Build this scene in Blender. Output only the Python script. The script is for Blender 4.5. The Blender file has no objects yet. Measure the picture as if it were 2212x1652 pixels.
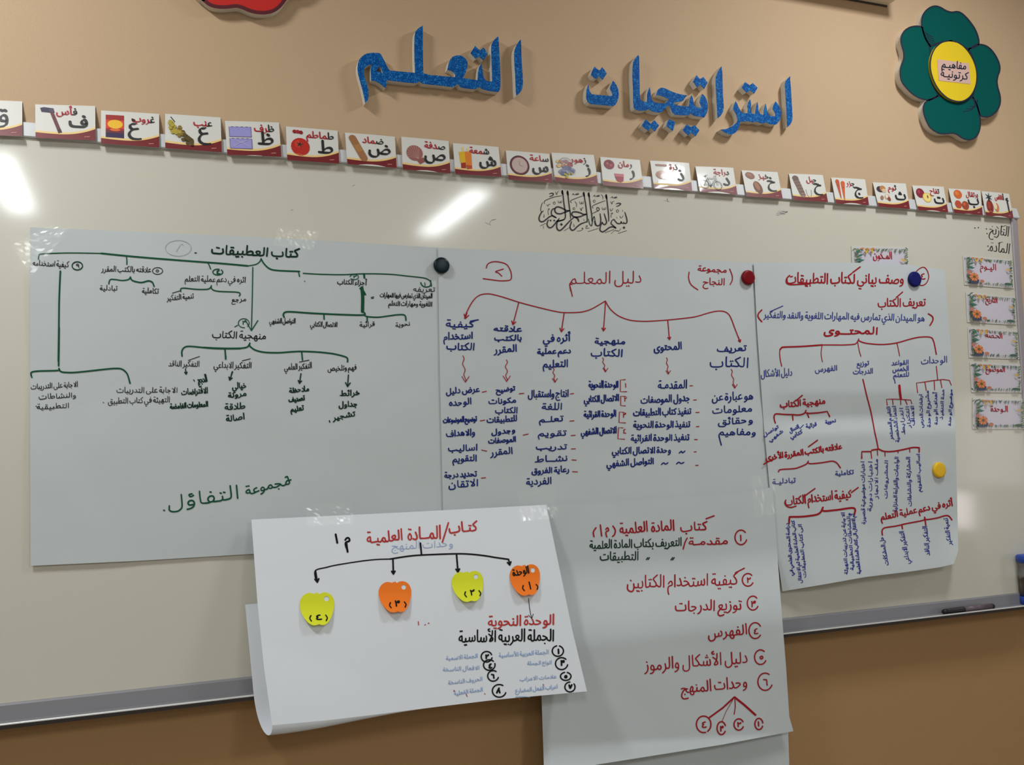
import bpy, math, random
from mathutils import Vector, Matrix, noise
from mathutils.geometry import tessellate_polygon

# ------------------------------------------------------------------ camera
F, CX, CY = 2060.0, 1106.0, 826.0           # focal length and centre in photo pixels
BOARD = 0.014                               # how far the board face stands off the wall
DIST = 2.266 + BOARD                        # camera to wall
EYE = 1.36
def _n(v): return Vector(v).normalized()
_X = _n(((6427 - CX) / F, (819 - CY) / F, 1)); _Z = _n(((271 - CX) / F, (-28043 - CY) / F, 1))
_Y = _Z.cross(_X).normalized(); _Z = _X.cross(_Y).normalized()
scene = bpy.context.scene
cd = bpy.data.cameras.new('camera'); cam = bpy.data.objects.new('camera', cd)
scene.collection.objects.link(cam); scene.camera = cam
cd.sensor_width = 36.0; cd.lens = 36.0 * F / 2212.0; cd.clip_start = 0.05; cd.clip_end = 50
right = Vector((_X[0], _Y[0], _Z[0])); down = Vector((_X[1], _Y[1], _Z[1])); fwd = Vector((_X[2], _Y[2], _Z[2]))
m = Matrix((right, -down, -fwd)).transposed().to_4x4(); m.translation = Vector((0, -DIST, EYE)); cam.matrix_world = m

# ------------------------------------------------------------------ world, lights, exposure
w = bpy.data.worlds.new('world'); scene.world = w; w.use_nodes = True
w.node_tree.nodes['Background'].inputs[0].default_value = (0.8, 0.85, 0.9, 1)
w.node_tree.nodes['Background'].inputs[1].default_value = 0.05
scene.view_settings.view_transform = 'Standard'; scene.view_settings.look = 'None'
scene.view_settings.gamma = 1.0; scene.view_settings.use_curve_mapping = False
scene.view_settings.exposure = -0.48
CEIL = 3.1
def ceiling_lamp(x, y, power, length=1.3):
    l = bpy.data.lights.new('fluorescent_lamp', 'AREA'); l.shape = 'RECTANGLE'; l.size = 0.17; l.size_y = length
    l.energy = power; l.color = (0.95, 0.99, 1.0)
    o = bpy.data.objects.new('fluorescent_lamp', l); scene.collection.objects.link(o); o.location = (x, y, CEIL - 0.03)
for lx in (-0.76, 2.08):
    ceiling_lamp(lx, -0.95, 40 if lx < 0 else 29, 0.4)
    ceiling_lamp(lx, -4.22, 54)
ceiling_lamp(4.92, -0.95, 14, 0.4)
ceiling_lamp(-0.76, -6.6, 30); ceiling_lamp(2.08, -6.6, 30)

# ------------------------------------------------------------------ pixel of the photo -> point in the room
def ray(px, py):
    a, b = (px - CX) / F, (py - CY) / F
    v = Vector((a, b, 1.0)); return Vector((_X.dot(v), _Y.dot(v), _Z.dot(v)))
def at(px, py, depth=BOARD):
    """Where the line of sight meets the plane `depth` in front of the wall."""
    r = ray(px, py); k = (DIST - depth) / r.y
    return Vector((r.x * k, -depth, EYE + r.z * k))
def surf(h, lift=0.0):
    """Mapper onto a height field h(x,z) standing off the wall."""
    def S(px, py):
        d = 0.03
        for _ in range(6):
            p = at(px, py, d); d = h(p.x, p.z) + lift
        return at(px, py, d)
    return S
def flat(depth): return lambda px, py: at(px, py, depth)

# ------------------------------------------------------------------ object helpers
C = scene.collection; WL = {}
def wl(o): return WL.get(o, Vector((0, 0, 0))) if o else Vector((0, 0, 0))
def mesh(name, V, Fc, mat, parent=None, origin=None, idx=None, smooth=False):
    V = [Vector(v) for v in V]
    if origin is None:
        lo = [min(v[i] for v in V) for i in range(3)]; hi = [max(v[i] for v in V) for i in range(3)]
        origin = Vector([(lo[i] + hi[i]) / 2 for i in range(3)])
    me = bpy.data.meshes.new(name); me.from_pydata([v - origin for v in V], [], Fc); me.update()
    for mm in (mat if isinstance(mat, (list, tuple)) else [mat]): me.materials.append(mm)
    if idx:
        for p, i in zip(me.polygons, idx): p.material_index = i
    if smooth:
        for p in me.polygons: p.use_smooth = True
    o = bpy.data.objects.new(name, me); C.objects.link(o)
    o.location = origin - wl(parent)
    if parent: o.parent = parent
    WL[o] = origin
    return o
def tag(o, label, cat, group=None):
    o['label'] = label; o['category'] = cat
    if group: o['group'] = group
    return o
def thing(name, label, cat, loc, group=None):
    o = bpy.data.objects.new(name, None); C.objects.link(o); o.location = loc; o.empty_display_size = 0.02
    WL[o] = Vector(loc); return tag(o, label, cat, group)
def plabel(o, s): o['label'] = s; return o

# ------------------------------------------------------------------ materials
def mat(name, col, rough=0.6, metal=0.0, spec=0.5, bump=None, coat=0.0, vary=None, two=False):
    m = bpy.data.materials.new(name); m.use_nodes = True; nt = m.node_tree; b = nt.nodes['Principled BSDF']
    b.inputs['Base Color'].default_value = (*col, 1); b.inputs['Roughness'].default_value = rough
    b.inputs['Metallic'].default_value = metal; b.inputs['Specular IOR Level'].default_value = spec
    b.inputs['Coat Weight'].default_value = coat; b.inputs['Coat Roughness'].default_value = 0.08
    if bump or vary:
        tc = nt.nodes.new('ShaderNodeTexCoord')
    if vary:
        sc, amt = vary
        n = nt.nodes.new('ShaderNodeTexNoise'); n.inputs['Scale'].default_value = sc; n.inputs['Detail'].default_value = 4
        nt.links.new(tc.outputs['Object'], n.inputs['Vector'])
        r = nt.nodes.new('ShaderNodeMapRange'); r.inputs['To Min'].default_value = 1 - amt; r.inputs['To Max'].default_value = 1 + amt
        nt.links.new(n.outputs['Fac'], r.inputs['Value'])
        mx = nt.nodes.new('ShaderNodeVectorMath'); mx.operation = 'SCALE'; mx.inputs[0].default_value = col
        nt.links.new(r.outputs[0], mx.inputs['Scale']); nt.links.new(mx.outputs[0], b.inputs['Base Color'])
    if bump:
        sc, st = bump
        n = nt.nodes.new('ShaderNodeTexNoise'); n.inputs['Scale'].default_value = sc; n.inputs['Detail'].default_value = 5
        nt.links.new(tc.outputs['Object'], n.inputs['Vector'])
        bp = nt.nodes.new('ShaderNodeBump'); bp.inputs['Strength'].default_value = st; bp.inputs['Distance'].default_value = 0.002
        nt.links.new(n.outputs['Fac'], bp.inputs['Height']); nt.links.new(bp.outputs[0], b.inputs['Normal'])
    return m
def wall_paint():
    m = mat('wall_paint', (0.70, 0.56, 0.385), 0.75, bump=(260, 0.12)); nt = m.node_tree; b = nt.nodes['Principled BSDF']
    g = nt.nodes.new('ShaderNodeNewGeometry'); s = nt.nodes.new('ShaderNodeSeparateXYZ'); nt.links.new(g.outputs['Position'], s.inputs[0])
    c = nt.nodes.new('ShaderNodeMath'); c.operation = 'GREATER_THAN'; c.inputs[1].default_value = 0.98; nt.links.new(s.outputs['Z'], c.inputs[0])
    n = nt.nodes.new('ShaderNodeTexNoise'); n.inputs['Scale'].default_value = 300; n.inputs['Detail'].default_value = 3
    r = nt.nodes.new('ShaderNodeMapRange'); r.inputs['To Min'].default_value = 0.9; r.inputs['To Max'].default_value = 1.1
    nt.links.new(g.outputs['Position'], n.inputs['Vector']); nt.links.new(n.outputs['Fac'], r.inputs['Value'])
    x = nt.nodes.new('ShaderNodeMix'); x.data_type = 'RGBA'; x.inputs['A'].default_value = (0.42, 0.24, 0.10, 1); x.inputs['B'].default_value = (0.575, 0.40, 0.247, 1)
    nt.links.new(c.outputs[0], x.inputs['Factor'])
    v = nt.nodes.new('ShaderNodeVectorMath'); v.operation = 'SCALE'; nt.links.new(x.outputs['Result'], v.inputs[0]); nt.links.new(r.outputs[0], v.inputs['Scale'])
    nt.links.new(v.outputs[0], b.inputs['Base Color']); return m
def glitter():
    m = mat('blue_glitter', (0.0, 0.12, 0.45), 0.6, spec=0.12); nt = m.node_tree; b = nt.nodes['Principled BSDF']
    tc = nt.nodes.new('ShaderNodeTexCoord')
    v = nt.nodes.new('ShaderNodeTexVoronoi'); v.inputs['Scale'].default_value = 620
    n = nt.nodes.new('ShaderNodeTexNoise'); n.inputs['Scale'].default_value = 90; n.inputs['Detail'].default_value = 6
    nt.links.new(tc.outputs['Object'], v.inputs['Vector']); nt.links.new(tc.outputs['Object'], n.inputs['Vector'])
    s = nt.nodes.new('ShaderNodeSeparateColor'); nt.links.new(v.outputs['Color'], s.inputs[0])
    a = nt.nodes.new('ShaderNodeMath'); a.operation = 'MULTIPLY'; nt.links.new(s.outputs[0], a.inputs[0]); nt.links.new(n.outputs['Fac'], a.inputs[1])
    r = nt.nodes.new('ShaderNodeValToRGB'); nt.links.new(a.outputs[0], r.inputs[0]); e = r.color_ramp.elements
    e[0].position = 0.03; e[0].color = (0.0, 0.045, 0.24, 1); e[1].position = 0.66; e[1].color = (0.06, 0.40, 0.72, 1)
    k = r.color_ramp.elements.new(0.34); k.color = (0.0, 0.115, 0.42, 1)
    nt.links.new(r.outputs[0], b.inputs['Base Color']); return m
def clear_tape():
    m = bpy.data.materials.new('clear_tape'); m.use_nodes = True; nt = m.node_tree
    for x in list(nt.nodes):
        if x.type != 'OUTPUT_MATERIAL': nt.nodes.remove(x)
    out = [x for x in nt.nodes if x.type == 'OUTPUT_MATERIAL'][0]
    t = nt.nodes.new('ShaderNodeBsdfTransparent'); t.inputs[0].default_value = (0.995, 0.995, 0.99, 1)
    g = nt.nodes.new('ShaderNodeBsdfGlossy'); g.inputs['Roughness'].default_value = 0.2
    g.inputs[0].default_value = (0.055, 0.055, 0.055, 1)
    x = nt.nodes.new('ShaderNodeAddShader'); nt.links.new(t.outputs[0], x.inputs[0]); nt.links.new(g.outputs[0], x.inputs[1])
    nt.links.new(x.outputs[0], out.inputs['Surface']); return m
M = dict(
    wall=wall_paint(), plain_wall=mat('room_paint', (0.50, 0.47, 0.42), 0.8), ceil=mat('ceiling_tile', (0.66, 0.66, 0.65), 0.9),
    floor=mat('floor_vinyl', (0.22, 0.19, 0.15), 0.5),
    board=mat('board_enamel', (0.665, 0.635, 0.54), 0.32, spec=0.35, bump=(55, 0.02), coat=0.55),
    alu=mat('brushed_aluminium', (0.27, 0.265, 0.285), 0.5, metal=0.25, bump=(400, 0.05)), lip=mat('lip_highlight', (0.80, 0.80, 0.78), 0.3, metal=0.3), side=mat('dim_mauve_aluminium', (0.40, 0.36, 0.39), 0.5, metal=0.15),  # lip colour carries its highlight, side frame colour its dimmer light
    alu_top=mat('lit_pale_aluminium', (0.60, 0.60, 0.61), 0.55, metal=0.1),  # same metal as the side frames, colour lightened where it faces the lamps
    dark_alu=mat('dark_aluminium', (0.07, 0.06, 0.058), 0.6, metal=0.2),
    paper=mat('flip_chart_paper', (0.585, 0.625, 0.635), 0.85, spec=0.15, bump=(10, 0.5)),
    white_paper=mat('bright_white_paper', (0.77, 0.80, 0.84), 0.8, spec=0.25, bump=(9, 0.3)),
    red=mat('red_ink', (0.36, 0.012, 0.02), 0.6, spec=0.1), blue=mat('blue_ink', (0.012, 0.025, 0.17), 0.6, spec=0.1), violet=mat('violet_blue_ink', (0.045, 0.055, 0.28), 0.6, spec=0.1),
    green=mat('green_ink', (0.008, 0.085, 0.04), 0.6, spec=0.1), dgreen=mat('dark_green_ink', (0.008, 0.035, 0.022), 0.6, spec=0.1), black=mat('black_ink', (0.008, 0.008, 0.009), 0.6, spec=0.1),
    faint=mat('faint_blue_ink', (0.30, 0.42, 0.66), 0.8), pencil=mat('pencil_grey', (0.33, 0.34, 0.36), 0.8), rust=mat('red_marker', (0.48, 0.02, 0.018), 0.6),
    glitter=glitter(), foam=mat('foam_board', (0.74, 0.70, 0.62), 0.9), teal=mat('teal_foam', (0.0015, 0.092, 0.082), 0.85, spec=0.08, bump=(500, 0.15)),
    navy=mat('navy_outline', (0.006, 0.012, 0.035), 0.7), yellow=mat('yellow_foam', (0.80, 0.56, 0.005), 0.75), pink=mat('pink_paper', (0.66, 0.42, 0.36), 0.8),
    redfoam=mat('red_foam', (0.60, 0.012, 0.006), 0.7), maroon_line=mat('maroon_outline', (0.10, 0.004, 0.012), 0.7),
    card=mat('card_stock', (0.68, 0.665, 0.62), 0.45, spec=0.4, coat=0.25), maroon=mat('maroon_print', (0.17, 0.008, 0.012), 0.45, coat=0.25), gold=mat('gold_print', (0.80, 0.56, 0.22), 0.5),
    print_red=mat('red_print', (0.42, 0.01, 0.02), 0.5), print_black=mat('black_print', (0.012, 0.012, 0.014), 0.5),
    neon_y=mat('neon_yellow_paper', (0.74, 0.78, 0.015), 0.8), neon_o=mat('neon_orange_paper', (0.95, 0.20, 0.005), 0.8),
    m_green=mat('dark_teal_plastic', (0.002, 0.013, 0.018), 0.3, spec=0.25), m_red=mat('red_plastic', (0.20, 0.004, 0.009), 0.35, spec=0.2), m_blue=mat('blue_plastic', (0.008, 0.009, 0.12), 0.6, spec=0.15), m_yellow=mat('yellow_plastic', (0.85, 0.50, 0.005), 0.45),
    tape=clear_tape(), pen=mat('black_plastic', (0.012, 0.008, 0.010), 0.35), penlabel=mat('pen_label', (0.12, 0.085, 0.10), 0.4),
    cap=mat('blue_cap', (0.012, 0.06, 0.42), 0.4), jar=mat('clear_plastic', (0.78, 0.79, 0.82), 0.1), shells=mat('brown_filling', (0.30, 0.20, 0.13), 0.8, vary=(60, 0.5)),
    lilac=mat('pale_lilac_card', (0.66, 0.62, 0.70), 0.4, coat=0.3), laminate=mat('laminate_margin', (0.70, 0.68, 0.62), 0.3, coat=0.4),
    box=mat('cream_housing', (0.84, 0.76, 0.60), 0.6),
)
PAL = {}
def pal(r, g, b):
    k = (r, g, b)
    if k not in PAL:
        f = lambda c: (c / 255.0) ** 2.2 * 1.05
        PAL[k] = mat('print_%d' % len(PAL), (f(r), f(g), f(b)), 0.5, coat=0.2)
    return PAL[k]

# stroke data of the letter forms: code point, advance, polylines
FONT_DATA = '''
65152 41 37,7 32,7 17,4;4,-3 15,1 17,4;27,31 22,31 16,30 12,27 10,23 10,16 17,4
65153 24 10,64 12,57 13,1;25,77 15,77 5,81 -5,77
65154 29 32,4 21,4 14,10 13,18 12,57 10,64;-5,77 4,81 14,77 25,77
65155 24 10,64 12,57 13,1;19,76 9,77 4,84 4,87 6,90 17,91
65156 29 32,4 21,4 14,10 13,18 12,57 10,64;17,91 6,90 4,87 4,83 9,76 20,78
65157 45 6,-19 19,-16 28,-10 32,-4 34,4;34,4 19,3 15,4 12,7 11,11 11,17 14,24 17,27 24,29 28,27 31,25 35,13 34,4;33,56 28,51 23,51 20,51 17,56 16,61 18,63 21,65 28,65
65158 47 6,-19 19,-16 28,-10 32,-4 34,4;35,4 49,4;35,4 35,14 32,24 28,27 23,29 18,28 14,24 11,17 11,9 14,6 18,4 34,4;35,4 34,4;33,51 22,50 17,56 16,61 17,63 27,66
65159 24 25,-23 14,-25 9,-18 8,-14 10,-12 19,-9;12,69 13,1
65160 29 19,-8 10,-12 8,-15 9,-18 14,-25 25,-23;12,69 12,47 14,11 17,6 21,4 32,4
65161 76 9,17 7,-5 13,-13 16,-16 23,-18 33,-19 46,-18 60,-11 64,-6 66,1 62,6 49,11 44,15 43,18 44,25 48,31 54,35 61,37 71,37;29,32 19,32 14,39 14,43 16,45 25,47
65162 74 49,11 65,4 66,-3 64,-9 59,-13 47,-18 38,-19 23,-18 14,-14 8,-6 7,5 9,12 9,17;29,32 19,32 14,39 14,43 16,45 25,47
65163 27 13,38 17,23 17,11 15,8 11,5 2,3;22,57 10,58 5,65 6,68 8,71 18,72
65164 34 19,27 16,9;2,3 9,5 16,9;16,9 26,4 37,4;25,47 14,45 9,52 8,56 11,59 22,60
65165 24 13,1 12,69
65166 29 32,4 21,4 17,6 14,11 12,47 12,69
65167 99 46,-15 51,-17;85,39 90,21 89,13 87,10 84,8 69,3 36,2 23,3 17,5 12,8 8,14 7,31
65168 109 44,-15 49,-17;7,31 8,13 14,7 22,3 37,2 59,3 76,8 89,14 92,13 95,7 100,4 112,4
65169 27 8,-13 13,-15;13,38 17,23 17,11 15,8 11,5 2,3
65170 34 15,-13 19,-15;16,9 26,4 37,4;16,9 19,27;16,9 9,5 2,3
65171 41 17,4 24,4 29,7 31,9 33,13 33,24 31,27 25,36 21,38 18,37 13,31 9,24 7,18 7,13 9,9 13,6 17,4;12,62 16,60;26,62 30,60
65172 49 52,4 43,4 39,6 36,9 34,14;34,14 33,36 32,39 28,39 19,37 13,33 9,29 7,21 12,15 18,13 29,13 34,14;15,69 20,67;29,69 34,67
65173 99 7,31 8,14 12,8 17,5 23,3 36,2 69,3 84,8 87,10 89,13 90,21 85,39;40,46 44,44;53,46 58,44
65174 109 112,4 100,4 95,7 92,13 89,14 76,8 59,3 37,2 22,3 14,7 8,13 7,31;40,46 44,44;54,46 58,44
65175 30 15,38 19,22 19,11 16,7 13,5 2,4;6,57 10,55;19,57 24,55
65176 37 39,4 27,4 18,9;18,9 19,14 19,26;18,9 10,4 2,4;11,45 15,42;24,45 29,42
65177 99 7,31 8,14 12,8 17,5 23,3 36,2 69,3 84,8 87,10 89,13 90,21 85,39;40,46 44,44;53,46 58,44;47,57 51,55
65178 109 112,4 100,4 95,7 92,13 89,14 76,8 59,3 37,2 22,3 14,7 8,13 7,31;40,46 44,44;54,46 58,44;47,57 51,55
65179 30 15,38 19,22 19,11 16,7 13,5 2,4;6,57 11,55;19,57 24,55;13,68 17,66
65180 37 39,4 27,4 18,9;18,9 19,14 19,26;18,9 10,4 2,4;11,45 15,43;24,45 29,42;18,56 22,54
65181 64 5,35 19,37 38,32 42,28;42,28 55,28;42,28 39,26 29,22 20,16 11,7 5,-6 5,-17 8,-23 13,-28 23,-34 28,-35 45,-35 58,-32;33,-5 37,-8
65182 65 5,35 19,37 38,32 42,28;67,4 57,4 49,8 44,15 42,26;42,28 55,28;42,28 42,26;58,-32 45,-35 28,-35 23,-34 13,-28 8,-23 5,-17 5,-6 11,7 24,19 32,23 42,26;31,-6 35,-9
65183 59 26,-13 30,-15;2,4 12,4 24,8 38,15 42,18 41,22 31,28 22,30 8,31
65184 64 24,-13 28,-15;2,4 12,4 17,5 44,17;66,4 56,4 51,7 48,10 45,17;44,17 45,17;44,17 44,18;8,31 22,30 31,28 39,24 44,18;44,18 45,18 45,17
65185 64 5,35 19,37 38,32 42,28;42,28 55,28;42,28 39,26 29,22 20,16 11,7 5,-6 5,-17 8,-23 13,-28 23,-34 28,-35 45,-35 58,-32
65186 65 5,35 19,37 38,32 42,28;67,4 57,4 49,8 44,15 42,26;42,28 55,28;42,28 42,26;58,-32 45,-35 28,-35 23,-34 13,-28 8,-23 5,-17 5,-6 11,7 24,19 32,23 42,26
65187 59 8,31 22,30 31,28 41,22 42,18 38,15 24,8 12,4 2,4
65188 64 8,31 22,30 31,28 39,24 44,18;45,17 44,17;45,17 48,10 51,7 56,4 66,4;44,18 44,17;2,4 12,4 17,5 44,17;45,17 45,18 44,18
65189 64 5,35 19,37 38,32 42,28;42,28 55,28;42,28 39,26 29,22 20,16 11,7 5,-6 5,-17 8,-23 13,-28 23,-34 28,-35 45,-35 58,-32;29,58 33,56
65190 65 5,35 19,37 38,32 42,28;67,4 57,4 49,8 44,15 42,26;42,28 55,28;42,28 42,26;58,-32 45,-35 28,-35 23,-34 13,-28 8,-23 5,-17 5,-6 11,7 24,19 32,23 42,26;29,58 33,56
65191 59 8,31 22,30 31,28 41,22 42,18 38,15 24,8 12,4 2,4;14,52 19,49
65192 64 8,31 22,30 31,28 39,24 44,18;45,17 44,17;45,17 48,10 51,7 56,4 66,4;44,18 44,17;2,4 12,4 17,5 44,17;45,17 45,18 44,18;13,52 18,49
65193 48 6,8 14,4 28,4 34,6 37,9 39,16 37,25 27,43
65194 53 6,8 14,4 28,4 39,11;56,3 48,4 39,11;39,11 39,15 36,27 27,43
65195 48 6,8 14,4 28,4 34,6 37,9 39,16 37,25 27,43;19,62 24,60
65196 53 6,8 14,4 28,4 39,11;56,3 48,4 39,11;39,11 39,15 36,27 27,43;20,62 24,60
65197 37 21,31 25,21 26,13 24,0 21,-5 14,-12 6,-16 0,-18
65198 40 0,-20 15,-11 21,-5 24,0 26,6 27,7;43,3 36,4 27,7;27,7 21,31
65199 37 21,31 25,21 26,13 24,0 21,-5 14,-12 6,-16 0,-18;15,52 20,49
65200 40 0,-20 15,-11 21,-5 24,0 26,6 27,7;43,3 36,4 27,7;27,7 21,31;14,51 18,49
65201 121 59,6 69,4 76,4 85,9;59,6 56,26;59,6 57,-7 50,-14 43,-18 33,-19 23,-18 14,-14 8,-5 7,5 9,12 9,17;101,37 107,36 109,31 112,19 110,9 108,6 104,4 94,4 91,5 85,9;87,27 85,9
65202 127 59,6 69,4 76,4 85,9;59,6 56,26;59,6 56,-8 48,-16 43,-18 33,-19 23,-18 14,-14 8,-5 7,5 9,12 9,17;129,3 122,4 112,12;111,34 112,12;87,27 85,9;85,9 92,4 101,4 106,6 112,12
65203 78 43,9 52,4 61,4 66,7 68,11 69,18 65,37;43,9 44,27;43,9 36,5 32,4 23,5 16,9;16,9 18,27;16,9 8,5 2,3
65204 85 43,9 51,4 58,4 64,6 69,12;43,9 44,27;43,9 36,5 32,4 23,5 16,9;69,12 79,5 87,3;69,12 68,34;16,9 18,27;16,9 8,5 2,3
65205 121 59,6 69,4 76,4 85,9;59,6 56,26;59,6 57,-7 50,-14 43,-18 33,-19 23,-18 14,-14 8,-5 7,5 9,12 9,17;101,37 107,36 109,31 112,19 110,9 108,6 104,4 94,4 91,5 85,9;87,27 85,9;73,49 78,47;87,49 91,47;80,61 85,58
65206 127 59,6 69,4 76,4 85,9;59,6 56,26;59,6 56,-8 48,-16 43,-18 33,-19 23,-18 14,-14 8,-5 7,5 9,12 9,17;129,3 122,4 112,12;111,34 112,12;87,27 85,9;85,9 92,4 101,4 106,6 112,12;73,49 78,47;87,49 91,47;80,61 85,58
65207 78 43,9 52,4 61,4 66,7 68,11 69,18 65,37;43,9 44,27;43,9 36,5 32,4 23,5 16,9;16,9 18,27;16,9 8,5 2,3;34,50 38,47;48,49 52,47;41,61 45,58
65208 85 43,9 51,4 58,4 64,6 69,12;43,9 44,27;43,9 36,5 32,4 23,5 16,9;69,12 79,5 87,3;69,12 68,34;16,9 18,27;16,9 8,5 2,3;34,50 38,47;48,49 52,47;41,61 45,58
65209 131 74,5 79,3 99,3 107,4 115,8 119,12 121,16 122,23 120,27 116,31 111,33 105,33 96,30 90,26 81,17 76,12 74,5;74,5 59,7;9,17 9,12 7,5 8,-5 14,-14 23,-18 32,-19 43,-18 51,-14 56,-7 59,7;56,26 59,7
65210 135 74,5 79,3 99,3 119,8;74,5 77,13 90,26 97,31 106,33 115,31 120,27 122,18 119,8;74,5 59,7;138,4 126,4 122,6 119,8;9,17 9,12 7,5 8,-5 14,-14 23,-18 32,-19 43,-18 51,-14 56,-7 59,7;56,26 59,7
65211 90 2,2 8,5 16,11;16,11 24,5 33,4;16,11 17,26;33,4 37,13 49,25 56,30 69,33 76,30 80,26 82,19 79,12 77,9 69,5 64,3 47,2 33,4
65212 95 2,2 8,5 16,11;16,11 24,5 33,4;16,11 17,26;79,7 82,19 80,26 75,31 68,33 57,30 49,25 36,12 33,4;79,7 63,3 47,2 33,4;79,7 86,4 97,4
65213 131 74,5 79,3 99,3 107,4 115,8 119,12 121,16 122,23 120,27 116,31 111,33 105,33 96,30 90,26 81,17 76,12 74,5;74,5 59,7;9,17 9,12 7,5 8,-5 14,-14 23,-18 32,-19 43,-18 51,-14 56,-7 59,7;56,26 59,7;103,54 108,52
65214 135 74,5 79,3 99,3 119,8;74,5 77,13 90,26 97,31 106,33 115,31 120,27 122,18 119,8;74,5 59,7;138,4 126,4 122,6 119,8;9,17 9,12 7,5 8,-5 14,-14 23,-18 32,-19 43,-18 51,-14 56,-7 59,7;56,26 59,7;103,54 108,52
65215 90 2,2 8,5 16,11;16,11 24,5 33,4;16,11 17,26;33,4 37,13 49,25 56,30 69,33 76,30 80,26 82,19 79,12 77,9 69,5 64,3 47,2 33,4;63,53 67,51
65216 95 2,2 8,5 16,11;16,11 24,5 33,4;16,11 17,26;79,7 82,19 80,26 75,31 68,33 57,30 49,25 36,12 33,4;79,7 63,3 47,2 33,4;79,7 86,4 97,4;63,53 67,51
65217 79 3,4 22,3;24,69 24,41 25,22 26,19;26,19 33,21 38,26 47,31 59,33 65,30 69,26 70,21 69,15 65,9 55,4 47,3 22,3;26,19 22,3
65218 83 3,4 22,3;24,69 24,41 25,22 26,19;67,7 69,15 69,24 66,29 61,32 55,33 47,31 38,26 33,21 26,19;67,7 48,3 22,3;67,7 75,4 86,4;26,19 22,3
65219 68 12,69 13,23 14,19;14,19 22,21 34,30 45,33 55,29 57,26 59,21 57,14 54,10 36,4 12,4 14,19
65220 71 12,69 13,23 14,19;56,8 58,16 58,24 56,28 50,32 45,33 36,31 29,27 22,21 14,19;56,8 57,6 62,4 74,4;56,8 36,4 13,4 12,5 14,19
65221 79 3,4 22,3;24,69 24,41 25,22 26,19;26,19 33,21 38,26 47,31 59,33 65,30 69,26 70,21 69,15 65,9 55,4 47,3 22,3;26,19 22,3;49,54 54,51
65222 83 3,4 22,3;24,69 24,41 25,22 26,19;67,7 69,15 69,24 66,29 61,32 55,33 47,31 38,26 33,21 26,19;67,7 48,3 22,3;67,7 75,4 86,4;26,19 22,3;49,54 54,51
65223 68 12,69 13,23 14,19;14,19 22,21 34,30 45,33 55,29 57,26 59,21 57,14 54,10 36,4 12,4 14,19;38,53 43,51
65224 71 12,69 13,23 14,19;56,8 58,16 58,24 56,28 50,32 45,33 36,31 29,27 22,21 14,19;56,8 57,6 62,4 74,4;56,8 36,4 13,4 12,5 14,19;38,53 43,51
65225 51 56,-32 44,-35 25,-35 16,-31 10,-26 5,-17 5,-7 8,0 13,8 17,11 18,16;43,21 18,16;36,50 28,45 23,46 14,43 9,37 9,26 12,22 18,16
65226 53 53,-31 39,-35 23,-35 14,-32 8,-27 5,-21 6,-11 10,-3 25,12;25,12 29,12;25,12 12,25 11,28 13,32 18,35 28,37 37,35 39,29 39,23 29,12;29,12 32,8 37,5 44,4 56,4
65227 50 22,7 32,7 46,11;22,7 20,11 15,15 12,21 12,29 15,34 19,37 26,39 35,40;22,7 19,4 2,4
65228 52 55,4 43,4 37,5 32,8 29,11;29,11 24,11;29,11 38,21 39,24 39,29 37,34 28,37 16,35 12,32 10,28 11,25 22,15 24,11;24,11 22,8 16,5 2,4
65229 51 56,-32 44,-35 25,-35 16,-31 10,-26 5,-17 5,-7 8,0 13,8 17,11 18,16;43,21 18,16;36,50 28,45 23,46 14,43 9,37 9,26 12,22 18,16;22,66 26,64
65230 53 53,-31 39,-35 23,-35 14,-32 8,-27 5,-21 6,-11 10,-3 25,12;25,12 29,12;25,12 12,25 11,28 13,32 18,35 28,37 37,35 39,29 39,23 29,12;29,12 32,8 37,5 44,4 56,4;27,57 32,55
65231 50 22,7 32,7 46,11;22,7 20,11 15,15 12,21 12,29 15,34 19,37 26,39 35,40;22,7 19,4 2,4;24,60 29,58
65232 52 55,4 43,4 37,5 32,8 29,11;29,11 24,11;29,11 38,21 39,24 39,29 37,34 28,37 16,35 12,32 10,28 11,25 22,15 24,11;24,11 22,8 16,5 2,4;25,57 30,55
65233 98 89,21 89,29 85,42 78,46 70,43 65,33 65,26 67,23 74,19 89,21;89,21 87,9 83,5 78,3 57,2 23,3 14,7 8,13 7,31;74,66 78,64
65234 110 79,6 92,6;79,6 73,18 73,26 79,35 86,37 94,34 98,24 97,17 92,6;79,6 77,4 47,2 36,2 19,4 13,7 8,13 7,31;92,6 95,4 113,4;83,58 87,56
65235 45 35,21 19,20 13,24 12,27 12,34 13,38 18,44 25,46 31,42 36,28 35,21;35,21 33,13 27,7 18,4 2,4;20,66 25,64
65236 50 18,6 32,7;18,6 17,12 13,17 13,27 18,35 25,37 33,34 37,26 36,16 32,7;18,6 16,4 2,4;32,7 35,4 52,4;23,58 27,56
65237 77 12,21 7,9 9,-3 15,-10 24,-14 33,-15 46,-14 56,-10 64,-4 67,4 68,12;68,12 68,23 65,33 58,37 50,35 44,25 44,18 45,15 51,12 68,12;46,58 51,56;60,58 64,56
65238 81 68,4 84,4;68,4 68,15 64,25 57,28 49,26 46,22 44,16 44,11 45,8 52,4 68,4;68,4 65,-10 57,-18 44,-23 26,-23 18,-20 13,-17 9,-11 7,1 10,14;48,49 52,47;62,49 66,47
65239 45 35,21 19,20 13,24 12,27 12,34 13,38 18,44 25,46 31,42 36,28 35,21;35,21 33,13 27,7 18,4 2,4;13,66 18,64;27,66 32,64
65240 50 18,6 32,7;18,6 17,12 13,17 13,27 18,35 25,37 33,34 37,26 36,16 32,7;18,6 16,4 2,4;32,7 35,4 52,4;16,58 20,56;29,58 34,56
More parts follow.
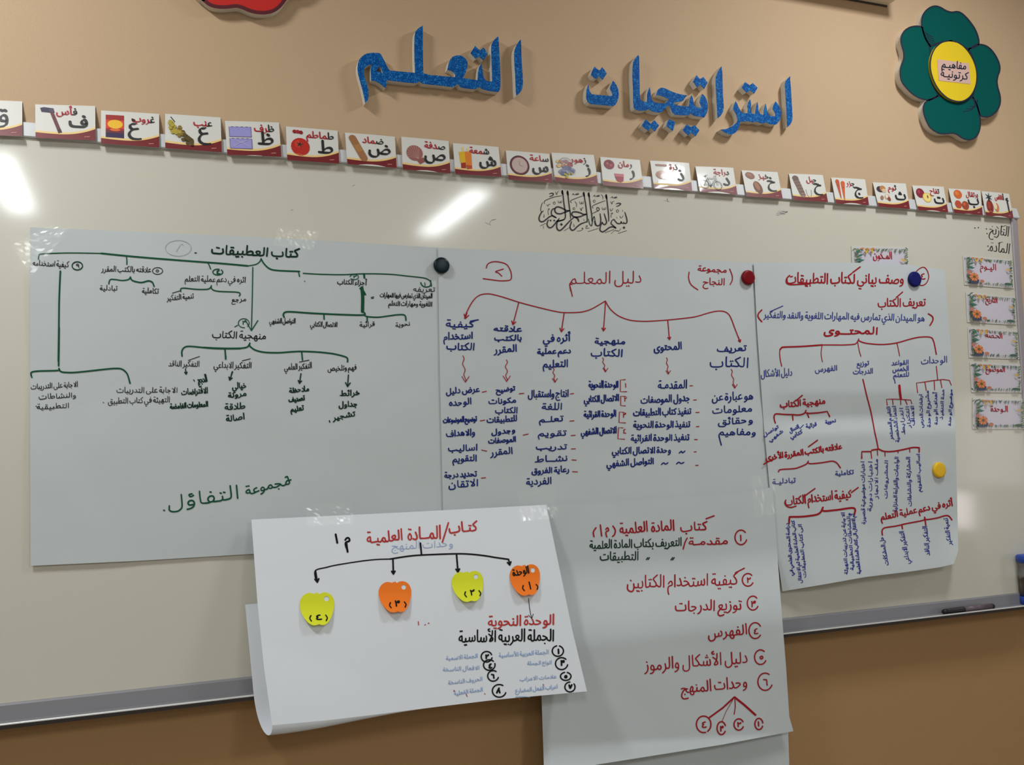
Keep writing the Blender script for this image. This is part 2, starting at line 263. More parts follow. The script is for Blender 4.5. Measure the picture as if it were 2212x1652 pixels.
65241 88 76,69 78,21 76,11 72,7 62,3 45,2 23,3 18,4 13,7 8,13 7,31;52,51 45,46 43,44 43,39 49,33 48,29 44,26 35,24
65242 92 76,69 77,27 78,22 77,11;77,11 81,9 87,4 95,3;77,11 69,5 62,3 37,2 22,3 14,7 8,13 7,31;52,51 45,46 43,44 43,39 49,33 48,29 44,26 35,24
65243 41 39,67 15,54 10,51 8,47 10,43 19,35 28,25 30,19 30,10 27,7 21,4 2,4
65244 51 32,12 35,11 45,4 54,4;32,12 31,16 27,25 9,43 7,46 9,50 15,54 39,67;32,12 28,8 21,4 2,4
65245 70 9,17 7,-5 10,-9 15,-15 22,-18 32,-19 42,-18 51,-12 56,-5 58,7 57,69
65246 73 76,3 61,6;61,6 58,23 57,69;61,6 59,4 55,-8 52,-12 47,-15 41,-18 31,-19 22,-18 13,-13 8,-5 7,5 9,12 9,17
65247 26 14,69 16,16 13,7 8,4 2,3
65248 30 14,69 16,9;16,9 25,4 33,3;16,9 9,5 2,3
65249 48 13,-38 10,-33 7,-23 6,-4 8,2 11,6 16,8 22,9 38,9 40,16 39,24 37,28 33,32 27,34 18,31 10,22
65250 56 14,16 23,7 31,3 38,3 45,7;14,16 16,22 21,27 28,30 34,31 37,29 40,25 45,7;14,16 9,14 5,2 6,-16 12,-37;45,7 58,3
65251 53 14,9 28,4 34,4 37,5 42,10 42,16 41,24 34,30 29,31 24,29 18,21 14,9;14,9 1,2
65252 58 45,8 41,22 38,28 36,30 32,31 25,30 21,26 17,19 15,13;45,8 38,3 31,3 25,5 19,11 15,13;45,8 53,4 60,3;1,2 7,5 12,11 15,13
65253 69 9,17 7,-4 11,-11 17,-16 23,-18 42,-18 47,-16 53,-12 56,-8 58,-2 59,8 53,29;31,46 35,44
65254 73 59,6 76,3;59,6 56,26;59,6 56,-8 49,-15 43,-18 33,-19 22,-18 13,-13 8,-6 7,5 9,12 9,17;31,46 35,44
65255 27 13,38 17,23 17,11 15,8 11,5 2,3;11,57 15,55
65256 34 19,27 16,9;2,3 9,5 16,9;16,9 26,4 37,4;13,45 18,43
65257 41 17,4 24,4 29,7 31,9 33,13 33,24 31,27 25,36 21,38 18,37 13,31 9,24 7,18 7,13 9,9 13,6 17,4
65258 49 52,4 43,4 39,6 36,9 34,14;34,14 33,36 32,39 28,39 19,37 13,33 9,29 7,21 12,15 18,13 29,13 34,14
65259 57 26,8 18,8;26,8 28,5 35,3 42,3 47,7 48,13 46,21 42,25 35,28;26,8 32,18 35,28;18,8 16,6 12,4 2,4;35,28 31,34 24,38 17,35 14,32 12,26 12,22 18,8
65260 51 32,6 41,4;32,6 37,26 34,34 29,37 24,35 18,27 13,16 13,5;32,6 13,5;41,4 54,4;41,4 42,-8 40,-13 35,-17 26,-17 19,-14 15,-8 13,-4 13,5
65261 45 6,-19 19,-16 28,-10 32,-4 34,4;34,4 19,3 15,4 12,7 11,11 11,17 14,24 17,27 24,29 28,27 31,25 35,13 34,4
65262 47 6,-19 19,-16 28,-10 32,-4 34,4;35,4 49,4;35,4 35,14 32,24 28,27 23,29 18,28 14,24 11,17 11,9 14,6 18,4 34,4;35,4 34,4
65263 76 9,17 7,-5 13,-13 16,-16 23,-18 33,-19 46,-18 60,-11 64,-6 66,1 62,6 49,11 44,15 43,18 44,25 48,31 54,35 61,37 71,37
65264 74 49,11 65,4 66,-3 64,-9 59,-13 47,-18 38,-19 23,-18 14,-14 8,-6 7,5 9,12 9,17
65265 76 27,-36 31,-38;40,-36 45,-38;71,37 61,37 54,35 48,31 44,25 43,18 44,15 49,11 62,6 66,1 64,-6 60,-11 46,-18 33,-19 23,-18 16,-16 13,-13 7,-5 9,17
65266 74 24,-36 28,-38;37,-36 42,-38;49,11 65,4 66,-3 64,-9 59,-13 47,-18 38,-19 23,-18 14,-14 8,-6 7,5 9,12 9,17
65267 30 3,-13 7,-16;16,-13 21,-16;15,38 19,22 19,11 16,7 13,5 2,4
65268 37 9,-13 14,-16;23,-13 27,-16;18,9 27,4 39,4;18,9 19,14 19,26;18,9 10,4 2,4
65269 68 38,33 33,35 15,49 10,51;38,33 38,27;38,33 43,46 43,69;38,27 35,26 22,11 20,4 39,4 46,8 47,12 47,18 44,23 38,27;27,67 15,67 6,71 -4,67
65270 68 48,19 49,19;48,19 42,23 26,43;48,19 48,18;71,4 61,4 57,5 53,10 52,15 49,18;49,18 49,19;49,18 48,18;49,19 52,29 51,69;14,4 28,4 34,5 41,9 48,18;5,67 14,70 25,67 36,69
65271 58 38,33 33,35 15,49 10,51;38,33 38,27;38,33 43,46 43,69;38,27 35,26 22,11 20,4 39,4 46,8 47,12 47,18 44,23 38,27;21,69 9,70 4,77 4,81 7,83 17,84
65272 60 6,4 21,4 26,5 33,9 41,17;41,19 43,23 43,69;41,19 34,24 15,46;41,19 41,17;63,4 50,5 46,8 45,13 41,17;25,74 18,70 13,69 11,70 8,75 7,79 8,82 12,84 19,84
65273 58 28,-23 16,-25 12,-18 12,-14 13,-12 23,-9;38,33 33,35 15,49 10,51;38,33 38,27;38,33 43,46 43,69;38,27 35,26 22,11 20,4 39,4 46,8 47,12 47,18 44,23 38,27
65274 60 28,-23 16,-25 12,-18 12,-14 13,-12 23,-9;6,4 21,4 26,5 33,9 41,17;15,46 34,24 41,19;63,4 50,5 46,8 45,13 41,17;41,17 41,19;41,19 43,23 43,69
65275 58 38,33 33,35 15,49 10,51;38,33 38,27;38,33 43,46 43,69;38,27 35,26 22,11 20,4 39,4 46,8 47,12 47,18 44,23 38,27
65276 60 6,4 21,4 26,5 33,9 41,17;41,19 43,23 43,69;41,19 34,24 15,46;41,19 41,17;63,4 50,5 46,8 45,13 41,17
1600 27 29,4 2,4
1632 30 13,30 17,28
1633 28 10,65 16,29 17,2
1634 49 43,67 39,56 35,53 31,52 13,52;13,52 10,65;13,52 17,18 17,2
1635 58 49,67 50,62 51,54 49,49 45,47 41,47 32,51;18,45 18,43 17,45;18,45 20,47 26,47 32,51;18,45 17,45;38,67 33,61 32,51;10,65 15,45;15,45 17,45;15,45 15,34 17,18 17,2
1636 48 33,62 27,62 21,59 14,54 10,48 10,44 11,41 19,36 20,34 11,21 10,13 14,7 19,4 37,4 45,7
1637 53 42,32 38,42 33,46 26,47 18,44 13,37 11,29 11,16 15,8 22,4 32,4 37,7 40,11 43,21 42,32
1638 50 3,65 10,62 31,62 33,60 38,8 42,0
1639 58 51,66 40,38 32,15 28,12 24,16 9,60 8,66
1640 58 34,69 30,63 29,56;6,1 26,54 29,56;29,56 32,54 50,1
1641 49 34,37 31,53 28,60 21,64 14,62 9,57 7,52 7,45 10,41 17,36 34,37;34,37 36,11 39,1
40 32 28,70 15,47 12,32 12,15 16,-2 23,-16 30,-25
41 32 5,70 13,55 18,42 21,21 19,9 14,-7 8,-18 2,-25
'''
# ------------------------------------------------------------------ a single-stroke Arabic hand
FONT = {}
for _l in FONT_DATA.strip().split('\n'):
    _c, _a, _s = _l.split(' ', 2)
    FONT[chr(int(_c))] = (int(_a), [[tuple(map(int, p.split(','))) for p in q.split()] for q in _s.split(';')])
_dual = 'بتثجحخسشصضطظعغفقكلمنهيئ'
FORMS = {}
for _ch, _base, _n in [('ء', 0xFE80, 1), ('آ', 0xFE81, 2), ('أ', 0xFE83, 2), ('ؤ', 0xFE85, 2), ('إ', 0xFE87, 2), ('ئ', 0xFE89, 4), ('ا', 0xFE8D, 2), ('ب', 0xFE8F, 4), ('ة', 0xFE93, 2), ('ت', 0xFE95, 4), ('ث', 0xFE99, 4), ('ج', 0xFE9D, 4), ('ح', 0xFEA1, 4), ('خ', 0xFEA5, 4), ('د', 0xFEA9, 2), ('ذ', 0xFEAB, 2), ('ر', 0xFEAD, 2), ('ز', 0xFEAF, 2), ('س', 0xFEB1, 4), ('ش', 0xFEB5, 4), ('ص', 0xFEB9, 4), ('ض', 0xFEBD, 4), ('ط', 0xFEC1, 4), ('ظ', 0xFEC5, 4), ('ع', 0xFEC9, 4), ('غ', 0xFECD, 4), ('ف', 0xFED1, 4), ('ق', 0xFED5, 4), ('ك', 0xFED9, 4), ('ل', 0xFEDD, 4), ('م', 0xFEE1, 4), ('ن', 0xFEE5, 4), ('ه', 0xFEE9, 4), ('و', 0xFEED, 2), ('ى', 0xFEEF, 2), ('ي', 0xFEF1, 4)]:
    FORMS[_ch] = (_base, _n)
LAMALEF = {'آ': 0xFEF5, 'أ': 0xFEF7, 'إ': 0xFEF9, 'ا': 0xFEFB}
def shape(word):
    out = []; i = 0
    joins = lambda c: c == 'ـ' or (c in FORMS and FORMS[c][1] == 4)
    takes = lambda c: c == 'ـ' or (c in FORMS and FORMS[c][1] >= 2)
    prev = None
    while i < len(word):
        c = word[i]
        if c == 'ل' and i + 1 < len(word) and word[i + 1] in LAMALEF:
            out.append(chr(LAMALEF[word[i + 1]] + (1 if prev and joins(prev) else 0))); prev = word[i + 1]; i += 2; continue
        nx = word[i + 1] if i + 1 < len(word) else None
        if c in FORMS:
            b, n = FORMS[c]; jp = bool(prev and joins(prev) and n >= 2); jn = bool(n == 4 and nx and takes(nx))
            out.append(chr(b + (3 if jp and jn else 2 if jn else 1 if jp else 0)))
        else: out.append(c)
        prev = c; i += 1
    return out
def chaikin(P, closed=False):
    if len(P) < 3: return P
    Q = [P[0]]
    for a, b in zip(P, P[1:]):
        Q.append((a[0] * .75 + b[0] * .25, a[1] * .75 + b[1] * .25)); Q.append((a[0] * .25 + b[0] * .75, a[1] * .25 + b[1] * .75))
    Q.append(P[-1]); return Q
def smooth(P, n=5):
    """Catmull-Rom through the traced points."""
    if len(P) < 3: return list(P)
    R = []
    for i in range(len(P) - 1):
        p0 = P[max(i - 1, 0)]; p1 = P[i]; p2 = P[i + 1]; p3 = P[min(i + 2, len(P) - 1)]
        for k in range(n):
            t = k / n; t2 = t * t; t3 = t2 * t
            R.append(tuple(.5 * (2 * p1[j] + (p2[j] - p0[j]) * t + (2 * p0[j] - 5 * p1[j] + 4 * p2[j] - p3[j]) * t2 + (3 * p1[j] - p0[j] - 3 * p2[j] + p3[j]) * t3) for j in (0, 1)))
    R.append(tuple(P[-1])); return R
class Ink:
    """Flat pen strokes drawn on a surface: S maps (a,b) sheet coordinates to a point."""
    def __init__(s, S): s.S = S; s.V = []; s.Fc = []
    def stroke(s, P, w, nib=None, taper=0.0):
        Q = [P[0]]
        for p in P[1:]:
            if math.hypot(p[0] - Q[-1][0], p[1] - Q[-1][1]) > 1e-6 * w + 1e-9: Q.append(p)
        if len(Q) == 1: Q.append((Q[0][0] + w * .3, Q[0][1]))
        n = len(Q); base = len(s.V); L = []; Rr = []
        for i in range(n):
            a = Q[max(i - 1, 0)]; b = Q[min(i + 1, n - 1)]; dx, dy = b[0] - a[0], b[1] - a[1]; l = math.hypot(dx, dy) or 1
            dx /= l; dy /= l; ww = w
            if nib is not None: ww = w * (0.42 + 0.68 * abs(math.sin(math.atan2(dy, dx) - nib)))
            if taper: ww *= 1 - taper * abs(2 * i / (n - 1) - 1) ** 3
            L.append((Q[i][0] - dy * ww / 2, Q[i][1] + dx * ww / 2)); Rr.append((Q[i][0] + dy * ww / 2, Q[i][1] - dx * ww / 2))
        for i in range(n): s.V.append(s.S(*L[i])); s.V.append(s.S(*Rr[i]))
        for i in range(n - 1): s.Fc.append((base + 2 * i, base + 2 * i + 1, base + 2 * i + 3, base + 2 * i + 2))
        for e, o in ((0, 1), (n - 1, -1)):                       # round ends
            c = Q[e]; h = (L[e][0] - c[0], L[e][1] - c[1]); k = len(s.V); ids = [base + 2 * e]
            sg = 1 if o == 1 else -1
            for j in (1, 2, 3):
                t = math.pi * j / 4 * sg
                s.V.append(s.S(c[0] + h[0] * math.cos(t) - h[1] * math.sin(t), c[1] + h[0] * math.sin(t) + h[1] * math.cos(t))); ids.append(k + j - 1)
            ids.append(base + 2 * e + 1); s.Fc.append(tuple(ids))
    def line(s, P, w, soft=True): s.stroke(smooth(P) if soft else P, w)
    def loop(s, cx, cy, rx, ry, w, gap=0.0, start=0.3):
        n = 22; s.stroke([(cx + rx * math.cos(start + (math.tau - gap) * i / n), cy + ry * math.sin(start + (math.tau - gap) * i / n)) for i in range(n + 1)], w)
    def arrow(s, P, w, head):
        s.line(P, w); a, b = P[-2], P[-1]; t = math.atan2(b[1] - a[1], b[0] - a[0])
        for d in (2.6, -2.6): s.stroke([(b[0], b[1]), (b[0] + head * math.cos(t + d), b[1] + head * math.sin(t + d))], w)
    def text(s, txt, xr, yr, xl, yl, h, w, hand=True, nib=None, slant=0.06, flip=1, pick=None):
        G = []
        words = txt.split(' ')
        for k, wd in enumerate(words):
            if k: G.append((None, 16))
            G += [(g, FONT[g][0]) for g in shape(wd) if g in FONT]
        W = sum(a for _, a in G); dx, dy = xl - xr, yl - yr; ln = math.hypot(dx, dy); ux, uy = dx / ln, dy / ln
        vx, vy = -uy * flip, ux * flip                          # the way the letters stand up
        sx = ln / W; sy = h / 69.0; rnd = random.Random(txt + str(int(xr))); cur = 0
        ph = rnd.random() * 6; amp = 1.0 if hand else 0.0
        for gi, (g, a) in enumerate(G):
            if g and (pick is None or pick(gi)):
                jit = 1 + amp * (rnd.random() - .5) * .16
                for st in FONT[g][1]:
                    P = []
                    for gx, gy in st:
                        X = cur + (a - gx)
                        Y = gy * (jit if gy > 20 else 1) + amp * 2.2 * math.sin(ph + X * .03) + amp * 1.2 * math.sin(ph * 2 + X * .11)
                        X -= slant * gy * amp
                        P.append((xr + ux * X * sx + vx * Y * sy, yr + uy * X * sx + vy * Y * sy))
                    P = chaikin(chaikin(P)) if len(P) > 2 else P
                    s.stroke(P, w * (1 + amp * (rnd.random() - .5) * .25), nib)
            cur += a
    def poly(s, P):
        b = len(s.V); s.V += [s.S(*p) for p in P]
        for t in tessellate_polygon([[Vector((p[0], p[1], 0)) for p in P]]): s.Fc.append(tuple(b + i for i in t))
    def build(s, name, mat_, parent=None):
        # make every stroke face the room
        F2 = []
        for f in s.Fc:
            a, b, c = s.V[f[0]], s.V[f[1]], s.V[f[2]]
            F2.append(tuple(reversed(f)) if (b - a).cross(c - a).y > 0 else f)
        return mesh(name, s.V, F2, mat_, parent)
GAP = 0.005
COLS = dict(R='red', B='blue', V='violet', G='green', D='dgreen', K='black', F='faint', P='pencil', U='rust')
PARTN = dict(R=('red_writing', 'red handwriting and lines'), B=('navy_writing', 'navy blue handwriting'), V=('violet_writing', 'violet blue handwriting'), G=('green_lines', 'green marker brackets and lines'), D=('dark_green_writing', 'very dark green handwriting'), K=('black_writing', 'black marker writing'), F=('faint_writing', 'faint pale blue pencilled writing'), P=('pencil_mark', 'faint grey pencil circle'), U=('marker_heading', 'red marker handwriting'))
def write(data, S, parent, names=None):
    """Read the list of traced strokes and words and lay them on the sheet, one part per ink."""
    items = []; x0 = y0 = 0.0; sc = 1.0; col = 'K'; pen = 2.0
    def q(s): return [(x0 + float(a) / sc, y0 + float(b) / sc) for a, b in (p.split(',') for p in s.split())]
    for ln in data.strip().split('\n'):
        ln = ln.strip()
        if not ln: continue
        k, rest = ln[0], ln[1:].strip()
        if k == '@': x0, y0, sc = map(float, rest.split()); continue
        if k == '=':
            col, pen = rest.split()[0], float(rest.split()[1]); continue
        I = Ink(S); items.append((col, I))
        if k == 'T':
            t, nums = rest.split('|'); a = [float(v) for v in nums.split(',')]
            I.text(t.strip(), x0 + a[0] / sc, y0 + a[1] / sc, x0 + a[2] / sc, y0 + a[3] / sc, a[4] / sc, pen)
        elif k == 'L': I.line(q(rest), pen)
        elif k == 'H': I.line(q(rest), pen, False)
        elif k == 'A':
            h, p = rest.split('|'); I.arrow(q(p), pen, float(h) / sc)
        elif k == 'O':
            a = [float(v) for v in rest.split(',')]; I.loop(x0 + a[0] / sc, y0 + a[1] / sc, a[2] / sc, a[3] / sc, pen, a[4] if len(a) > 4 else 0.0, a[5] if len(a) > 5 else 0.3)
        elif k == 'W':
            h, p = rest.split('|'); (ax, ay), (bx, by) = q(p); n = 13; P = []
            for i in range(n):
                t = i / (n - 1); o = math.sin(t * 15) * float(h) / sc * .30 * (1 - t * .4); P.append((ax + (bx - ax) * t + o, ay + (by - ay) * t))
            P[-1] = (bx, by); I.line(P, pen)
            hd = float(h) / sc
            I.stroke([(bx - hd * .95, by - hd * 1.5), (bx, by)], pen); I.stroke([(bx + hd * .95, by - hd * 1.5), (bx, by)], pen)
        elif k == 'X':
            I.poly(q(rest))
    # strokes of one colour that lie close together make one part
    items = [(c, I) for c, I in items if I.V]; boxes = []
    for c, I in items: boxes.append([min(v.x for v in I.V) - GAP, max(v.x for v in I.V) + GAP, min(v.z for v in I.V) - GAP, max(v.z for v in I.V) + GAP])
    root = list(range(len(items)))
    def find(i):
        while root[i] != i: i = root[i]
        return i
    for i in range(len(items)):
        for j in range(i):
            a, b = boxes[i], boxes[j]
            if items[i][0] == items[j][0] and a[0] < b[1] and b[0] < a[1] and a[2] < b[3] and b[2] < a[3]: root[find(i)] = find(j)
    groups = {}
    for i in range(len(items)): groups.setdefault(find(i), []).append(i)
    for g in groups.values():
        c = items[g[0]][0]; I = Ink(S)
        for i in g:
            k = len(I.V); I.V += items[i][1].V; I.Fc += [tuple(k + q for q in f) for f in items[i][1].Fc]
        nm, lb = (names or PARTN)[c]; plabel(I.build(nm, M[COLS[c]], parent), lb)

# ------------------------------------------------------------------ solid helpers
def quad_box(name, lo, hi, mat_, parent=None, kind=None):
    V = [(x, y, z) for x in (lo[0], hi[0]) for y in (lo[1], hi[1]) for z in (lo[2], hi[2])]
    Fc = [(0, 1, 3, 2), (4, 6, 7, 5), (0, 4, 5, 1), (2, 3, 7, 6), (0, 2, 6, 4), (1, 5, 7, 3)]
    o = mesh(name, V, Fc, mat_, parent)
    if kind: o['kind'] = kind
    return o
def extrude_px(loops, d0, d1, with_front=True):
    """A cut-out board: loops are photo outlines of its front face, d1 deep in front of the wall, back at d0."""
    fr = [[at(px, py, d1) for px, py in L] for L in loops]
    V = []; Fc = []
    off = []
    for L in fr:
        off.append(len(V)); V += L; V += [Vector((p.x, -d0, p.z)) for p in L]
    for L, b in zip(fr, off):
        n = len(L)
        for i in range(n):
            j = (i + 1) % n; Fc.append((b + i, b + j, b + n + j, b + n + i))
    flat_ids = []
    for L, b in zip(fr, off): flat_ids += [b + i for i in range(len(L))]
    tri = tessellate_polygon([[Vector((p.x, p.z, 0)) for p in L] for L in fr])
    back = []
    for L, b in zip(fr, off): back += [b + len(L) + i for i in range(len(L))]
    for t in tri:
        if with_front: Fc.append(tuple(flat_ids[i] for i in t))
        Fc.append(tuple(back[i] for i in reversed(t)))
    return V, Fc
def face_px(loops, d):
    fr = [[at(px, py, d) for px, py in L] for L in loops]; V = sum(fr, [])
    Fc = []
    for t in tessellate_polygon([[Vector((p.x, p.z, 0)) for p in L] for L in fr]):
        a, b, c = (V[i] for i in t); Fc.append(tuple(reversed(t)) if (b - a).cross(c - a).y > 0 else tuple(t))
    return V, Fc
def crop(x0, y0, s, P): return [(x0 + a / s, y0 + b / s) for a, b in P]
def fix(o):
    import bmesh
    bm = bmesh.new(); bm.from_mesh(o.data); bmesh.ops.recalc_face_normals(bm, faces=bm.faces); bm.to_mesh(o.data); bm.free(); return o
def resample(P, n):
    L = [0]
    for a, b in zip(P, P[1:]): L.append(L[-1] + math.hypot(b[0] - a[0], b[1] - a[1]))
    R = []
    for i in range(n + 1):
        d = L[-1] * i / n; k = 0
        while k < len(L) - 2 and L[k + 1] < d: k += 1
        t = (d - L[k]) / max(L[k + 1] - L[k], 1e-9); R.append((P[k][0] + (P[k + 1][0] - P[k][0]) * t, P[k][1] + (P[k + 1][1] - P[k][1]) * t))
    return R
def coons(top, bottom, left, right, S, nu=48, nv=40):
    """A sheet spanned between its four traced edges, hung on the surface S."""
    T, B, Lf, Rt = resample(top, nu), resample(bottom, nu), resample(left, nv), resample(right, nv)
    V = []
    for j in range(nv + 1):
        v = j / nv
        for i in range(nu + 1):
            u = i / nu
            p = [(1 - v) * T[i][k] + v * B[i][k] + (1 - u) * Lf[j][k] + u * Rt[j][k] - ((1 - u) * (1 - v) * T[0][k] + u * (1 - v) * T[-1][k] + (1 - u) * v * B[0][k] + u * v * B[-1][k]) for k in (0, 1)]
            V.append(S(*p))
    Fc = [(j * (nu + 1) + i, (j + 1) * (nu + 1) + i, (j + 1) * (nu + 1) + i + 1, j * (nu + 1) + i + 1) for j in range(nv) for i in range(nu)]
    return V, Fc

# ------------------------------------------------------------------ the room
XL, XR, YB = -2.3, 5.6, -7.6
def wall(name, V, mt):
    o = mesh(name, V, [(0, 1, 2, 3)], mt); o['kind'] = 'structure'; return o
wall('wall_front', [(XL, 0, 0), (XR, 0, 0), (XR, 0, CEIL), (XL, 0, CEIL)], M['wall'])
wall('wall_left', [(XL, YB, 0), (XL, 0, 0), (XL, 0, CEIL), (XL, YB, CEIL)], M['plain_wall'])
wall('wall_right', [(XR, 0, 0), (XR, YB, 0), (XR, YB, CEIL), (XR, 0, CEIL)], M['plain_wall'])
wall('wall_back', [(XR, YB, 0), (XL, YB, 0), (XL, YB, CEIL), (XR, YB, CEIL)], M['plain_wall'])
wall('floor', [(XL, YB, 0), (XR, YB, 0), (XR, 0, 0), (XL, 0, 0)], M['floor'])
wall('ceiling', [(XL, 0, CEIL), (XR, 0, CEIL), (XR, YB, CEIL), (XL, YB, CEIL)], M['ceil'])

# ------------------------------------------------------------------ the whiteboard
zt = at(1100, 383.2).z; zb = at(1100, 1399.5).z; xr_in = at(2190, 600).x; xl_in = xr_in - 3.6
FW = 0.036                                   # width of the frame profile
wb = thing('whiteboard', 'wide glossy whiteboard in an aluminium frame covered with flip chart sheets', 'whiteboard', (xl_in + 1.8, 0, zb))
V = [(xl_in, -0.001, zb), (xr_in, -0.001, zb), (xr_in, -0.001, zt), (xl_in, -0.001, zt)] + [(xl_in, -BOARD, zb), (xr_in, -BOARD, zb), (xr_in, -BOARD, zt), (xl_in, -BOARD, zt)]
mesh('writing_surface', V, [(4, 5, 6, 7), (0, 3, 2, 1), (0, 1, 5, 4), (1, 2, 6, 5), (2, 3, 7, 6), (3, 0, 4, 7)], M['board'], wb)
def frame_bar(name, mt, a, b, out):
    """A sloping aluminium profile from a to b; out points away from the board."""
    a, b, out = Vector(a), Vector(b), Vector(out)
    prof = [(0, 0.001), (0, 0.0185), (0.003, 0.0205), (FW - 0.003, 0.0125), (FW, 0.011), (FW, 0.001)]
    V = []; n = len(prof)
    for p in (a, b):
        for o, d in prof: V.append(p + out * o + Vector((0, -d, 0)))
    Fc = [(i, (i + 1) % n, n + (i + 1) % n, n + i) for i in range(n)] + [tuple(reversed(range(n))), tuple(range(n, 2 * n))]
    return fix(mesh(name, V, Fc, mt, wb))
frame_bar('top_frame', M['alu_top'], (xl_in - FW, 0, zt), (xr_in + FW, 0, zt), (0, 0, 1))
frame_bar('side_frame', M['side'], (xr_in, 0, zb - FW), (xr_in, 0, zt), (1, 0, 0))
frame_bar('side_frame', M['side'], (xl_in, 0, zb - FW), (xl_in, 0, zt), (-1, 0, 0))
# the bottom frame with its pen tray
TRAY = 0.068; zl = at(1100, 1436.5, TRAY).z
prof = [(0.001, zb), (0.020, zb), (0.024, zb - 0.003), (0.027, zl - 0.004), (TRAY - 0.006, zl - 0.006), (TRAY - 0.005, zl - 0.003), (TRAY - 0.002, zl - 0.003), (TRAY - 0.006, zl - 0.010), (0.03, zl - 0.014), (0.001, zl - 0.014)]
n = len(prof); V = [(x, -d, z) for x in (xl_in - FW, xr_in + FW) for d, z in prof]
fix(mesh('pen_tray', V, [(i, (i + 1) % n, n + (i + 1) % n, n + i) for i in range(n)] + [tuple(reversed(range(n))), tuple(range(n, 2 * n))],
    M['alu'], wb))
def tray_bar(name, prof, mt):
    n = len(prof); V = [(x, -d, z) for x in (xl_in - FW, xr_in + FW) for d, z in prof]
    fix(mesh(name, V, [(i, (i + 1) % n, n + (i + 1) % n, n + i) for i in range(n)] + [tuple(reversed(range(n))), tuple(range(n, 2 * n))], mt, wb))
tray_bar('tray_lip', [(TRAY - 0.005, zl - 0.003), (TRAY - 0.0045, zl), (TRAY - .0005, zl), (TRAY, zl - 0.0012), (TRAY, zl - 0.0032), (TRAY - 0.002, zl - 0.0032)], M['lip'])
tray_bar('tray_front', [(TRAY - 0.003, zl - 0.0034), (TRAY - 0.0008, zl - 0.0034), (TRAY - 0.004, zl - 0.012), (TRAY - 0.007, zl - 0.012)], M['dark_alu'])
zf = zl - 0.006                              # floor of the tray
# ------------------------------------------------------------------ a window in the right wall, seen only as a reflection
def pane(name, y0, y1, z0, z1, strength, parent=None):
    m = bpy.data.materials.new('daylight_pane'); m.use_nodes = True; b = m.node_tree.nodes['Principled BSDF']
    b.inputs['Base Color'].default_value = (.8, .8, .8, 1); b.inputs['Emission Color'].default_value = (1.0, .93, .95, 1); b.inputs['Emission Strength'].default_value = strength
    return mesh(name, [(XR - .012, y0, z0), (XR - .012, y1, z0), (XR - .012, y1, z1), (XR - .012, y0, z1)], [(0, 1, 2, 3)], m, parent)
y_lo, y_hi = -3.45, -2.55
win = quad_box('window_1', (XR - .010, y_lo - .06, .62), (XR - .001, y_hi + .06, 1.72), M['alu_top'], None, 'structure')
pane('window_pane', y_lo, y_hi, 1.02, 1.66, 3.0, win); pane('window_pane', y_lo + .1, y_lo + .42, .70, .96, 16.0, win)
# ------------------------------------------------------------------ the flip chart sheets
def wrinkle(x, z): return 0.0042 * noise.noise(Vector((x * 3.1, z * 3.6, 1.7))) + 0.0030 * abs(noise.noise(Vector((x * 5.1 + z * 2, z * 4.3 - x, 9.7)))) + 0.0010 * noise.noise(Vector((x * 8.3, z * 9.1, 5.2)))
def sstep(t): t = min(1.0, max(0.0, t)); return t * t * (3 - 2 * t)
INK = 0.0009
h1 = lambda x, z: 0.0190 + wrinkle(x, z) + 0.003 * sstep((zb + 0.33 - z) / 0.15) * sstep((0.0 - x) / 0.25)
h2 = lambda x, z: 0.0218 + wrinkle(x, z)
_zc = lambda x: 1.36 - 0.079 + (x - 2.0) * 0.012
zc4 = at(1850, 903.0).z; zb4 = at(1870, 1248).z; xr4 = at(2060, 1190).x; xl4 = at(1640, 800).x
def h4(x, z):
    d = z - zc4
    e = sstep((x - xl4) / 0.12)
    crease = (0.0030 + 0.0095 * e) * max(0.0, 1 - abs(d) / (0.075 if d > 0 else 0.045))
    curl = 0.024 * sstep((zb4 + 0.20 - z) / 0.24) ** 1.5 * sstep((x - xl4 - 0.03) / 0.16)
    corner = 0.020 * sstep((x - xr4 + 0.10) / 0.12) * sstep((zb4 + 0.16 - z) / 0.16)
    return 0.0265 + 0.010 * e + wrinkle(x, z) - crease + curl + corner
z5l = at(1178, 1611, 0.08).z; z5r = at(1714, 1584, 0.08).z; x5l = at(1178, 1611, 0.08).x; x5r = at(1714, 1584, 0.08).x
def h5(x, z): return 0.0312 + wrinkle(x, z) + 0.049 * sstep((1.07 - z) / 0.21) + 0.45 * max(0.0, z5l + (z5r - z5l) * (x - x5l) / (x5r - x5l) - z)
z3t = at(860, 1106, 0.03).z; z3b = at(930, 1540, 0.15).z
def h3(x, z):
    t = (z3t - z) / (z3t - z3b)
    return 0.0370 + wrinkle(x, z) * .6 + 0.115 * max(0.0, t)
def sheet(name, label, group_loc, edges, h, mt, nu=60, nv=50):
    t = thing(name, label, 'paper sheet', group_loc)
    V, Fc = coons(*edges, surf(h), nu, nv)
    mesh('paper', V, Fc, mt, t, smooth=True)
    return t
def mid(px, py, h): return surf(h)(px, py)

